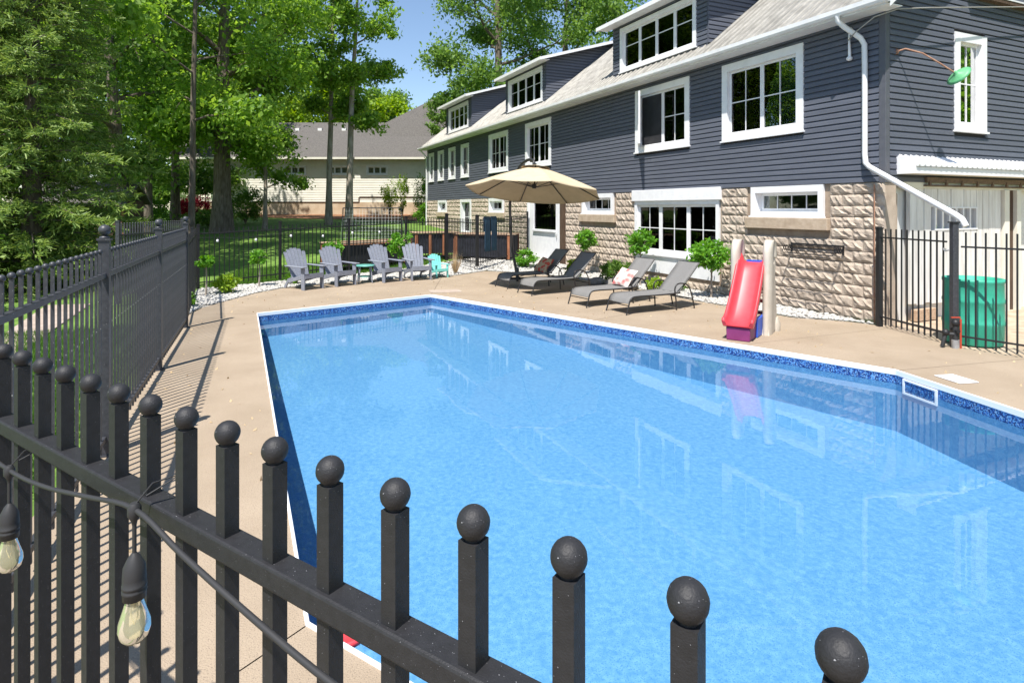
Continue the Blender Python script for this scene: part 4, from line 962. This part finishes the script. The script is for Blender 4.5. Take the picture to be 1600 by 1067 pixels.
for sy in (-1, 1):
    y0 = sy*.25; b = MB()
    path = smooth([(.84, 0, 0), (.86, 0, .5), (.88, 0, 1.0), (.88, 0, 1.32), (.96, 0, 1.47), (1.06, 0, 1.48), (1.13, 0, 1.38), (1.15, 0, 1.2)], 4)
    V = []
    for i, p in enumerate(path):
        t = i/(len(path)-1); w = .075; l = .25-.14*t
        for q in range(10):
            a = 2*math.pi*q/10; V.append((p.x+math.cos(a)*l*.75, y0+math.sin(a)*w, p.z+(0 if t < .6 else math.cos(a)*-.04*(t-.5))))
    b.add(V, [(i*10+k, i*10+(k+1) % 10, (i+1)*10+(k+1) % 10, (i+1)*10+k) for i in range(len(path)-1) for k in range(10)], True); b.add(V[-10:], [tuple(range(10))])
    b.tube(smooth([(1.14, y0, 1.25), (1.17, y0, 1.02), (1.13, y0, .9), (1.18, y0, .6), (1.26, y0, .25), (1.30, y0, .0)], 4), [.055]*21, 10)
    b.lathe([(.12, 0), (.125, .12), (.09, .22)], (1.20, y0, 0), 12); b.hexa([(.68, y0-.06, 0), (1.25, y0-.06, 0), (1.25, y0+.06, 0), (.68, y0+.06, 0)], [(.72, y0-.05, .13), (1.22, y0-.05, .13), (1.22, y0+.05, .13), (.72, y0+.05, .13)])
    o = b.build('ladder_post', M['beige'], sl)
    MB().lathe([(.02, -.004), (.02, .004)], n=10).build('post_clip', M['blue'], o, loc=(.80, y0-.062 if sy < 0 else y0+.062, .16), rot=(R(90), 0, 0), scale=(1, 2.2, 1))
bevel(MB().hexa([(.90, -.315, .02), (1.24, -.315, .02), (1.24, -.255, .02), (.90, -.255, .02)], [(.95, -.305, 1.12), (1.12, -.305, 1.12), (1.12, -.255, 1.12), (.95, -.255, 1.12)]).build('climber_side', M['beige'], sl), .02)
for k, z in enumerate((.28, .48, .68, .88)):
    bevel(MB().box(.98+.03*(3-k), 1.14+.03*(3-k), -.2, .2, z-.02, z+.02).build('step', M['shaded_red'] if k == 0 else M['red'], sl), .01)
bevel(MB().box(.95, 1.16, -.2, .2, 1.08, 1.115).build('platform', M['red'], sl), .01)
MB().box(1.02, 1.1, -.16, .12, 1.12, 1.15).build('toy_tray', M['blue'], sl)

# barrel, float, towels, planters, rebounder
ba = tag(empty('barrel', (6.92, 9.13, 0)), 'open turquoise green plastic barrel behind the right fence', 'barrel')
prof = [(.36, 0), (.375, .03), (.38, .28), (.388, .30), (.388, .33), (.38, .35), (.378, .60), (.386, .62), (.386, .65), (.378, .67), (.375, .90), (.385, .92), (.385, .96), (.35, .96), (.35, .1), (.0001, .1)]
MB().lathe(prof, n=32, capt=False).build('drum', M['barrel'], ba)
fl = tag(empty('pool_float', (-.85, 3.07, ZW)), 'red round disc float on the water at the near pool corner', 'float')
MB().lathe([(.10, -.015), (.125, .0), (.13, .02), (.122, .034), (.112, .03), (.108, .022), (.03, .024), (.0001, .024)], n=28, capt=False).build('disc', M['red'], fl)
def fpt(t, z, o=0):
    a = Vector((-1.1, 19.5)); d_ = (Vector((.60, 23.1))-a).normalized(); q = a+d_*t+Vector((d_.y, -d_.x))*o; return (q.x, q.y, z)
for k, (t, lb) in enumerate(((.42, 'navy towel hanging left on the fence by the white door'), (.9, 'navy towel hanging right on the fence by the white door'))):
    b = MB(); V = []
    for side, L_ in ((.03, 1.15), (-.03, .5)):
        for j in range(9):
            for i in range(9):
                V.append(fpt(t+i*.05, 1.74-L_*j/8, side*(1 if j else .3)+.012*math.sin(i*1.9+k)*(j/8)))
    F = [(s*81+j*9+i, s*81+j*9+i+1, s*81+(j+1)*9+i+1, s*81+(j+1)*9+i) for s in (0, 1) for j in range(8) for i in range(8)]+[(i, i+1, 81+i+1, 81+i) for i in range(8)]
    b.add(V, F, True); o = b.build('towel', M['navy']); tag(o, lb, 'towel'); so = o.modifiers.new('t', 'SOLIDIFY'); so.thickness = .008
def planter(label, x, y, rz, w, d_, h, z, posts=2):
    r = tag(empty('raised_planter', (x, y, z), rz), label, 'planter')
    for yy in (-d_/2, d_/2):
        b = MB(); n = int(w/.06)
        V = [(-w/2+w*i/n, yy+(.012 if i % 2 else -.012), zz) for zz in (.06, h-.1) for i in range(n+1)]
        b.add(V, [(i, i+1, n+2+i, n+1+i) for i in range(n)], True); b.build('side_panel', M['darkpanel'], r)
    for xx in (-w/2, w/2):
        MB().box(xx-.012, xx+.012, -d_/2, d_/2, .06, h-.1).build('end_panel', M['darkpanel'], r)
    for i in range(posts+1):
        xx = -w/2+w*i/posts
        for yy in (-d_/2-.035, d_/2+.035): bevel(MB().box(xx-.05, xx+.05, yy-.02, yy+.02, 0, h-.06).build('post', M['cedar'], r), .004)
    for yy in (-d_/2-.01, d_/2+.01): bevel(MB().box(-w/2-.08, w/2+.08, yy-.07, yy+.07, h-.058, h-.02).build('rim_board', M['cedar_pale'], r), .004)
    for xx in (-w/2-.01, w/2+.01): bevel(MB().box(xx-.07, xx+.07, -d_/2+.062, d_/2-.062, h-.058, h-.02).build('rim_board', M['cedar_pale'], r), .004)
    MB().box(-w/2+.02, w/2-.02, -d_/2+.02, d_/2-.02, .1, h-.14).build('soil', M['soil'], r); return r
planter('long raised planter with dark panels behind the grey chairs', -4.9, 20.3, R(48), 2.6, .9, .78, .16, 2)
planter('raised planter with red cedar posts behind the turquoise chair', -2.85, 22.35, R(20), 1.5, .8, .85, .32, 3)
planter('wide black-panelled planter against the house behind the fence', -.95, 22.3, R(-20), 2.1, .9, .92, .2, 1)
rbn = tag(empty('rebounder_net', (-5.35, 23.2, rise(-5.35, 23.2)), R(8)), 'black framed ball rebounder net on the lawn behind the planter', 'net')
MB().tube([(-1.1, 0, 0), (-1.1, .25, 1.75)], .02, 8).tube([(1.1, 0, 0), (1.1, .25, 1.75)], .02, 8).tube([(-1.1, .25, 1.75), (1.1, .25, 1.75)], .02, 8).tube([(-1.1, 0, .1), (1.1, 0, .1)], .02, 8).build('frame', M['blackfar'], rbn)
b = MB()
for k in range(1, 18): b.beam((-1.1+k*2.2/18, .015, .1), (-1.1+k*2.2/18, .25, 1.74), .006, .006)
for k in range(1, 14): b.beam((-1.1, .25*k/14, 1.75*k/14), (1.1, .25*k/14, 1.75*k/14), .006, .006)
b.build('netting', M['net'], rbn)
MB().tube([(-1.1, .2, 1.5), (-1.35, 1.2, 0)], .015, 6).tube([(1.1, .2, 1.5), (1.35, 1.2, 0)], .015, 6).build('brace', M['white'], rbn)

# ------------------------------------------------------------------ buildings behind
cb = tag(empty('cream_building', (0, 46, -.3)), 'low cream sided building with brown shingle roof behind the trees', 'building'); cb.scale = (1.15, 1.15, 1.15)
WIN = [(-15.05, -13.55), (-12.2, -10.72), (-9.58, -8.18)]
holes = [(a+.05, c-.05, 4.27, 4.77) for a, c in WIN]
b = MB(); b.box(-22, -4.0, .0, .2, 1.0, 2.42); b.box(-22, -4, .2, 8, 1.0, 5.3); b.build('foundation', M['foundation'], cb)
holed(MB(), -22, -4, .05, .19, 2.42, 5.3, holes).build('wall', M['cream'], cb)
b = MB(); z = 2.42
while z < 5.25:
    hs = [h for h in holes if h[2]-.05 < z+.08 and h[3]+.05 > z+.08]; a = -22
    for h in hs+[(-4, -4, 0, 0)]:
        e = h[0]-.04; b.hexa([(a, .004, z), (e, .004, z), (e, .06, z), (a, .06, z)], [(a, .02, z+.158), (e, .02, z+.158), (e, .06, z+.158), (a, .06, z+.158)]); a = h[1]+.04
    z += .16
stuff(b.build('siding', M['cream'], cb))
MB().box(-22, -10.05, -.03, .0, 2.38, 2.45).box(-10.04, -4, -.03, .0, 2.72, 2.79).box(-10.1, -10.03, -.032, .0, 2.452, 2.72).build('trim_strip', M['shed'], cb)
for a, c in WIN: window('window', lambda u, o, z: (u, -o, z), a, c, 4.22, 4.82, [(k/3, (k+1)/3, 1, False) for k in range(3)], parent=cb, trim=.09, recess=.06, out=.04)
rf = MB(); rf.hexa([(-22.5, -.5, 5.22), (-3.5, -.5, 5.22), (-3.5, 4.2, 8.1), (-22.5, 4.2, 8.1)], [(-22.5, -.5, 5.34), (-3.5, -.5, 5.34), (-3.5, 4.2, 8.24), (-22.5, 4.2, 8.24)])
rf.hexa([(-22.5, 9, 5.2), (-3.5, 9, 5.2), (-3.5, 4.21, 8.1), (-22.5, 4.21, 8.1)], [(-22.5, 9, 5.34), (-3.5, 9, 5.34), (-3.5, 4.21, 8.24), (-22.5, 4.21, 8.24)])
rf = rf.build('roof', M['shingle'], cb)
MB().add([(-11.6, 1.6, 6.4), (-3.4, 1.6, 6.4), (-3.4, 9, 6.4), (-11.6, 9, 6.4), (-5.9, 5.2, 10.1)], [(0, 1, 4), (1, 2, 4), (2, 3, 4), (3, 0, 4), (3, 2, 1, 0)]).build('hip_roof', M['shingle'], cb)
MB().box(-22.5, -10.6, -.6, -.5, 5.2, 5.33).box(-10.2, -3.5, -.6, -.501, 5.2, 5.33).build('gutter', M['cream'], cb)
for x in (-15.2, -13.6, -11.9, -5.6): MB().box(x-.14, x+.14, 3.0, 3.3, 7.5, 7.68).build('roof_vent', M['white'], rf)
sd = tag(empty('garden_shed', (-16.2, 23.5, .4), R(15)), 'dark brown garden shed half hidden by the spruce', 'shed')
b = MB()
b.box(-1.4, 1.4, -1.2, 1.2, 0, 1.9); b.build('wall', M['shed'], sd)
for k in range(13): MB().box(-1.4+k*.215, -1.4+k*.215+.2, -1.235, -1.201, .02, 1.88).build('board', M['shed'], sd)
b = MB()
for sg in (-1, 1): b.hexa([(-1.6, sg*1.5, 1.75), (1.6, sg*1.5, 1.75), (1.6, 0, 2.55), (-1.6, 0, 2.55)], [(-1.6, sg*1.5, 1.82), (1.6, sg*1.5, 1.82), (1.6, 0, 2.64), (-1.6, 0, 2.64)])
b.build('roof', M['shingle'], sd); MB().box(-1.45, -1.38, -1.27, -1.236, 0, 1.9).box(1.38, 1.45, -1.27, -1.236, 0, 1.9).box(-1.38, 1.38, -1.27, -1.236, 1.82, 1.9).build('trim', M['cedar'], sd)

# ------------------------------------------------------------------ trees and plants
def leaf_mesh(name, C, size, m, rg, up=.35, narrow=.55):
    n = len(C); d = rg.normal(size=(n, 3)); d[:, 2] -= .25; d /= np.linalg.norm(d, axis=1, keepdims=True)
    nn = rg.normal(size=(n, 3)); nn[:, 2] += up*2; nn -= d*(nn*d).sum(1, keepdims=True); nn /= np.linalg.norm(nn, axis=1, keepdims=True)
    s = np.cross(d, nn); L = (size*rg.uniform(.5, 1.45, n))[:, None]; W = L*narrow
    V = np.stack([C-d*L*.5, C+s*W*.5-nn*L*.08, C+d*L*.5, C-s*W*.5-nn*L*.08], 1).reshape(-1, 3)
    return npmesh(name, V, np.arange(n*4).reshape(-1, 4), m)
def tree(label, x, y, H, r, cbh, cr, nleaf, ls, lm, bark, seed, lean=(0, 0), limbs=13, group=None, name='tree', sig=.35, low=0.0, cat='tree'):
    rg = np.random.default_rng(seed); z0 = rise(x, y)-.15
    root = tag(empty(name, (x, y, z0)), label, cat, group)
    N = 9; tp = []; w = np.zeros(2)
    for i in range(N+1):
        t = i/N; w = w+rg.normal(0, .05, 2)*(H/14); tp.append(Vector((lean[0]*t+w[0]*t, lean[1]*t+w[1]*t, H*.93*t)))
    def at(t): k = min(N-1e-6, t*N); i = int(k); return tp[i].lerp(tp[i+1], k-i)
    wood = MB(); rr = [r*(1.35 if i == 0 else 1)*(1-.88*(i/N)**1.1) for i in range(N+1)]
    wood.tube(tp, rr, 10); cl = []; wt = []
    hm, hh = (cbh+H)/2, (H-cbh)/2
    for i in range(limbs):
        t = (cbh/H*.92)+(.93-cbh/H*.92)*((i+rg.uniform(0, .8))/limbs)
        st_ = at(min(.99, t/.93*.93)); h = st_.z
        prof = math.sqrt(max(.08, 1-((h+.18*hh-hm)/hh)**2)); L = cr*prof*rg.uniform(.75, 1.1); a = i*2.4+rg.uniform(-.4, .4)
        el = .35+.5*(h-cbh)/max(.1, H-cbh)+rg.uniform(-.15, .2); dv = Vector((math.cos(a), math.sin(a), math.tan(el)*.8)).normalized()
        pts = [st_]; q = st_.copy(); v = dv.copy()
        for k in range(4):
            v = (v+Vector(rg.normal(0, .14, 3))+Vector((0, 0, .03))).normalized(); q = q+v*L/4; pts.append(q.copy())
        r0 = r*(1-.85*t)*.55; wood.tube(pts, [r0, r0*.75, r0*.5, r0*.3, r0*.12], 6)
        for k in range(2, 5): cl.append(pts[k]); wt.append(.7)
        for j in range(4):
            f = rg.uniform(.25, .95)*4; k = min(3, int(f)); s0 = pts[k].lerp(pts[k+1], f-k)
            sv_ = (v+Vector(rg.normal(0, .75, 3))).normalized(); sl_ = L*rg.uniform(.25, .45); e = s0+sv_*sl_
            m_ = s0+sv_*sl_*.5+Vector((0, 0, .06)); wood.tube([s0, m_, e], [r0*.35, r0*.22, r0*.08], 5)
            cl += [m_, e, e+Vector(rg.normal(0, .35, 3))]; wt += [.7, 1.2, .8]
    cl.append(tp[-1]); wt.append(1.5)
    wood.build('trunk', bark, root)
    C = np.array([tuple(c) for c in cl]); wt = np.array(wt); wt = wt*rg.uniform(.4, 1.6, len(wt)); idx = rg.choice(len(C), nleaf, p=wt/wt.sum())
    sg = sig*cr/4*rg.uniform(.7, 1.35, len(C))
    P = C[idx]+rg.normal(size=(nleaf, 3))*sg[idx][:, None]*np.array([1, 1, .75]); P = P[P[:, 2] > max(.3, cbh*.75)]
    link('crown', leaf_mesh('crown', P, ls, lm, rg), root); return root
G1 = 'trees around the lawn'; G2 = 'trees behind the buildings'
tree('massive maple with thick mossy trunk on the lawn', -14.7, 30.8, 20, .47, 4.2, 6.3, 42000, .23, LEAF['maple'], M['bark'], 11, limbs=18, group=G1)
tree('slim young tree with low leaves right of the massive maple', -13.4, 33, 12, .12, 2.2, 2.6, 10000, .21, LEAF['maple'], M['barkpale'], 12, limbs=11, group=G1)
tree('slender pale-trunked tree left of the two in front of the cream building', -10.85, 36, 19, .19, 6.6, 3.6, 16000, .23, LEAF['maple'], M['barkpale'], 13, limbs=12, group=G1)
tree('slender pale-trunked tree leaning right in front of the cream building', -9.45, 35.2, 19.5, .21, 6.2, 2.7, 13000, .23, LEAF['maple'], M['barkpale'], 14, lean=(.5, 0), limbs=12, group=G1)
tree('straight pale-trunked tree beside the left fence end', -11.25, 21.3, 18, .125, 5.6, 4.6, 22000, .2, LEAF['maple'], M['bark'], 15, lean=(.5, -.3), limbs=14, group=G1)
tree('tree with ivy-clad trunk behind the hedge', -18.0, 30, 17, .24, 4.5, 4.6, 20000, .22, LEAF['maple'], M['bark'], 16, group=G1)
tree('dark leaning trunk tree beside the brown shed', -15.0, 23.4, 15, .32, 3.8, 4.4, 22000, .2, LEAF['dark'], M['bark'], 17, lean=(-.8, .3), group=G1)
tree('tall tree rising above the spruce', -21.5, 30, 19, .3, 3, 5.5, 22000, .24, LEAF['dark'], M['bark'], 18, group=G1)
tree('broad tree at the far left edge behind the spruce', -25.5, 27, 18, .3, 3, 5.5, 20000, .24, LEAF['dark'], M['bark'], 19, group=G1)
tree('dark tree filling the gap left of the cream building', -20.5, 37, 17, .28, 2.5, 5.0, 22000, .25, LEAF['dark'], M['bark'], 20, group=G1)
tree('tall poplar with dark trunk rising behind the house dormers', -.9, 45, 27, .42, 7, 6.3, 38000, .26, LEAF['poplar'], M['bark'], 21, limbs=18, group=G2)
tree('tall poplar right of the dark trunk behind the roof', 4.2, 48, 26, .4, 7, 6.4, 30000, .27, LEAF['poplar'], M['bark'], 22, limbs=15, group=G2)
tree('lower leafy tree right behind the far end of the house', -4.75, 43.4, 9.5, .16, 1.4, 1.7, 7000, .2, LEAF['poplar'], M['bark'], 23, group=G2)
tree('tree peeking over the ridge near the large dormer', 9.5, 42, 15.5, .35, 7, 4.2, 14000, .26, LEAF['poplar'], M['bark'], 24, group=G2)
for k, (x, y, H, cr, lm, lb) in enumerate(((-25, 58, 15, 5.5, 'lime', 'yellow-green tree behind the left end of the cream roof'), (-19, 60, 14, 5.0, 'lime', 'bright lime tree above the middle of the cream roof'), (-12.6, 65, 13, 4.4, 'poplar', 'mid green tree above the right part of the cream roof'),
        (-16.4, 60, 14.5, 4.6, 'lime', 'lime green tree behind the right roof vents'), (-9.6, 60, 10.5, 3.8, 'lime', 'low yellow tree beside the grey hip roof'), (-32, 52, 16, 6, 'dark', 'dark green tree far left behind the lawn'), (-40, 45, 17, 7, 'dark', 'dark tree beyond the left edge of the lawn'), (-6.5, 66, 13, 4, 'dark', 'dark tree behind the peak of the hip roof'))):
    tree(lb, x, y, H, .25, 1.2, cr, 20000, .36, LEAF[lm], M['bark'], 40+k, limbs=13, group=G2)

GB = 'trees standing outside the picture and mirrored in the windows'
srcs = {o['label']: o for o in COL.objects if o.get('category') == 'tree'}
A1 = srcs['massive maple with thick mossy trunk on the lawn']; A2 = srcs['tall tree rising above the spruce']; A3 = srcs['dark tree filling the gap left of the cream building']
for k, (x, y, src, rz, sc, lb, grp) in enumerate(((-34, 40, A2, 1.0, 1.05, 'dark tree seen through the spruce, nearer one', G1), (-44, 58, A3, 2.0, 1.2, 'dark tree seen through the spruce, farther one', G1), (-30, 66, A3, .5, 1.2, 'dark tree closing the view left of the massive maple', G1), (-36, 24, A2, 2.5, 1.0, 'dark tree at the far left edge beyond the spruce', G1), (-24, 46, A3, 4.0, .95, 'dark tree behind the straight pale trunk', G1),
      (27, 10, A1, .7, 1.1, 'maple outside right, mirrored in the gable window', GB), (36, 6, A2, 1.7, 1.2, 'tree outside right, mirrored in the barn door lights', GB), (34, 26, A1, 2.9, .8, 'maple outside right behind the sandy yard', GB))):
    o = copy_tree(src); o.location = (x, y, rise(x, y)-.15); o.rotation_euler = (0, 0, rz); o.scale = (sc, sc, sc); o['label'] = lb; o['group'] = grp

def spruce(label, x, y, H, cr, seed, lm, whorl=.36):
    rg = np.random.default_rng(seed); root = tag(empty('spruce_tree', (x, y, rise(x, y)-.1)), label, 'tree')
    MB().tube([(0, 0, 0), (.05, 0, H*.5), (0, 0, H)], [.24, .14, .02], 9).build('trunk', M['bark'], root)
    wood = MB(); C = []; D = []; h = .35
    while h < H-.2:
        n = 7
        for k in range(n):
            a = 2*math.pi*k/n+h*2.7+rg.uniform(-.3, .3); L = cr*(1-h/H)**.8*rg.uniform(.75, 1.15)
            dr = rg.uniform(.10, .28); P = lambda s: np.array([math.cos(a)*s, math.sin(a)*s, h+.12*s-dr*s*s/max(1.5, cr)*1.2+.05*rg.normal()])
            wood.tube([tuple(P(0)), tuple(P(L*.5)), tuple(P(L))], [.03, .018, .006], 4, False)
            s = L*.12
            while s < L:
                base = P(s); tl = (.22+.38*(1-s/L))*min(1, L/1.4)
                for sd_ in (-1, 1):
                    b_ = a+sd_*rg.uniform(.6, 1.1); tip = base+np.array([math.cos(b_), math.sin(b_), -.22+.2*rg.normal()])*tl
                    m_ = 13; t = rg.uniform(.05, 1.05, m_)[:, None]; C.append(base+(tip-base)*t+rg.normal(0, .012, (m_, 3)))
                    dd = (tip-base)/max(1e-6, np.linalg.norm(tip-base)); D.append(dd+rg.normal(0, .55, (m_, 3)))
                s += .15
        h += whorl*rg.uniform(.8, 1.2)
    C = np.concatenate(C); D = np.concatenate(D); D /= np.linalg.norm(D, axis=1, keepdims=True); n = len(C)
    nn = rg.normal(size=(n, 3)); nn[:, 2] += .6; S = np.cross(D, nn); S /= np.linalg.norm(S, axis=1, keepdims=True); L = rg.uniform(.10, .2, n)[:, None]; W = .0165
    V = np.stack([C-S*W, C+S*W, C+D*L+S*W*.5, C+D*L-S*W*.5], 1).reshape(-1, 3)
    wood.build('branches', M['bark'], root); link('needles', npmesh('needles', V, np.arange(n*4).reshape(-1, 4), lm), root)
spruce('large light green spruce left of the fence', -12.1, 15.3, 14, 3.1, 7, LEAF['spruce'])
spruce('darker spruce at the very left edge', -14.6, 15.0, 14, 3.4, 8, LEAF['spruce'])

def clumps(rg, n, m_):
    d = rg.normal(size=(m_, 3)); d /= np.linalg.norm(d, axis=1, keepdims=True); c = d*(rg.uniform(.4, .88, m_)[:, None]); w = rg.uniform(.3, 1.5, m_)
    i = rg.choice(m_, n, p=w/w.sum()); return c[i]+rg.normal(size=(n, 3))*(rg.uniform(.09, .17, m_)[i][:, None])
def bush(label, x, y, r, h, n, ls, lm, seed, name='shrub', cat='shrub', z=None, group=None):
    rg = np.random.default_rng(seed); z0 = rise(x, y)-.03 if z is None else z; root = tag(empty(name, (x, y, z0)), label, cat, group)
    w = MB()
    for k in range(7):
        a = k*.9; e = (math.cos(a)*r*.6, math.sin(a)*r*.6, h*.7); w.tube([(0, 0, 0), (e[0]*.4, e[1]*.4, h*.4), e], [.02*r+.006, .012*r+.004, .003], 5)
    w.build('stems', M['bark'], root)
    P = clumps(rg, n, 46 if r > .8 else 30)*np.array([r, r, h*.5])+np.array([0, 0, h*.52]); P = P[P[:, 2] > .02]
    link('foliage', leaf_mesh('foliage', P, ls, lm, rg), root); return root
def topiary(label, x, y, zc, r, seed, hz=1.0, n=1500, ls=.10):
    rg = np.random.default_rng(seed); z0 = rise(x, y)-.02; root = tag(empty('standard_shrub', (x, y, z0)), label, 'shrub', 'small standard trees in the pebble beds'); zc -= z0
    w = MB().tube([(0, 0, 0), (.015, .01, zc*.5), (0, 0, zc)], [.026, .02, .016], 8)
    for k in range(6):
        a = k*1.05; w.tube([(0, 0, zc-r*.5), (math.cos(a)*r*.7, math.sin(a)*r*.7, zc+r*.2)], [.01, .004], 5)
    w.build('stem', M['barkpale'], root)
    P = clumps(rg, n, 34)*np.array([r, r, r*hz])+np.array([0, 0, zc])
    link('crown', leaf_mesh('crown', P, ls, LEAF['topiary'], rg, narrow=.45), root)
topiary('round standard tree beside the white door', 2.2, 18.4, 1.08, .34, 1)
topiary('round standard tree left of the large garden window', 3.33, 15.8, 1.14, .36, 2)
topiary('broad leafy standard tree left of the red slide', 4.42, 13.5, .95, .46, 3, .95, 2300)
topiary('small flat-topped standard tree nearest the left fence', -7.0, 13.9, .78, .24, 4, .6, 600)
topiary('small sparse standard tree left of the first grey chair', -6.45, 15.5, .76, .25, 5, .8, 600)
topiary('standard tree behind the second grey chair', -5.2, 17.7, .82, .3, 6, .9, 800)
topiary('standard tree in front of the planter behind the fourth chair', -3.5, 18.9, .95, .36, 7, 1.2, 1300)
bush('round light green shrub in white pebbles by the left fence', -6.72, 14.3, .32, .55, 1500, .07, LEAF['lime'], 1)
bush('tiny green shrub at the left fence corner', -6.55, 12.3, .2, .35, 500, .06, LEAF['shrub'], 2)
bush('leafy green shrub behind the first grey chair', -5.75, 16.1, .24, .45, 600, .07, LEAF['shrub'], 3)
bush('bright green shrub beside the white door', .42, 20.2, .42, .62, 2200, .08, LEAF['topiary'], 4)
bush('yellow-green shrub between the first two loungers', 1.75, 17.25, .3, .6, 900, .08, LEAF['lime'], 5)
bush('dark low shrub behind the second lounger', 2.75, 16.35, .5, .7, 2200, .07, LEAF['dark'], 6)
bush('low green shrub under the large garden window', 4.0, 14.7, .28, .45, 800, .07, LEAF['shrub'], 7)
bush('small green shrub behind the sunlit loungers', 3.4, 14.55, .25, .4, 700, .07, LEAF['lime'], 8)
for k, (x, y, r, h, lm, lb) in enumerate(((-12.2, 12.6, 1.3, 1.9, 'dark', 'dark shrub below the spruce left of the fence'), (-10.6, 11.6, .7, 1.5, 'spruce', 'pale young conifer shrub at the left picture edge'), (-13.6, 17.8, 1.6, 2.2, 'dark', 'dark shrub mass beside the shed'), (-10.9, 17.6, 1.2, 1.2, 'dark', 'dark shrub below the spruce near the left fence end'),
        (-19.0, 31.5, 1.5, 2.0, 'shrub', 'clipped green hedge bush behind the left fence end'), (-16.6, 33.5, 1.6, 1.1, 'poplar', 'pale green spreading shrub left of the massive maple'), (-16.0, 36.5, 1.4, 2.2, 'dark', 'dark shrub behind the massive maple'), (-8.7, 43.2, .65, 3.0, 'lime', 'tall yellow-green shrub at the cream wall, left one'), (-7.8, 43.4, .6, 3.3, 'lime', 'tall yellow-green shrub at the cream wall, right one'), (-6.2, 42, .7, 3.2, 'shrub', 'tall green shrub beside the far house corner'), (-5.3, 36.0, .6, 1.3, 'shrub', 'round green shrub at the far house corner'), (-21.5, 41, 1.4, 1.6, 'red', 'dark red shrub far behind the pale trunk'))):
    bush(lb, x, y, r, h, 3200 if r > .8 else 1600, .14 if r > .8 else .11, LEAF[lm], 20+k)
gr = tag(empty('ornamental_grass', (-1.72, 18.5, .06)), 'dry straw-coloured ornamental grass behind the turquoise chair', 'grass plant')
rg = np.random.default_rng(9); V = []
for k in range(160):
    a = rg.uniform(0, 6.28); sp = rg.uniform(.02, .3); h = rg.uniform(.35, .72); p = np.array([math.cos(a)*.05, math.sin(a)*.05, 0]); e = np.array([math.cos(a)*sp, math.sin(a)*sp, h]); s = np.array([-math.sin(a), math.cos(a), 0])*.006
    V += [p-s, p+s, e]
link('blades', npmesh('blades', V, np.arange(len(V)).reshape(-1, 3), LEAF['dry']), gr)
rg = random.Random(4)
for k, (x, y, s, lb) in enumerate(((2.25, 16.05, .24, 'flat grey edging stone behind the second lounger'), (2.62, 15.6, .26, 'flat grey edging stone between second and third lounger'), (2.95, 15.1, .2, 'small grey edging stone behind the third lounger'), (5.0, 12.55, .12, 'little dark stone below the broad standard tree'))):
    b = MB(); b.ball((0, 0, 0), s, 10, 7, (1.4, .9, .5)); b.v = [(v[0]*rg.uniform(.9, 1.1), v[1]*rg.uniform(.9, 1.1), v[2]*rg.uniform(.85, 1.1)) for v in b.v]
    tag(b.build('edging_stone', M['rock'], None, loc=(x, y, .07), rot=(0, 0, rg.uniform(0, 3))), lb, 'stone')

rg = np.random.default_rng(31); P = []
while len(P) < 420:
    x, y = rg.uniform(-6.2, 8), rg.uniform(2, 19.5)
    if inpoly(x, y, DECK) and not inpoly(x, y, grow(POOL, .1)): P.append((x, y, .008))
tag(stuff(link('leaf_litter', leaf_mesh('leaf_litter', np.array(P), .045, LEAF['dry'], rg, up=3))), 'scattered dry leaf bits on the concrete deck', 'leaf litter')
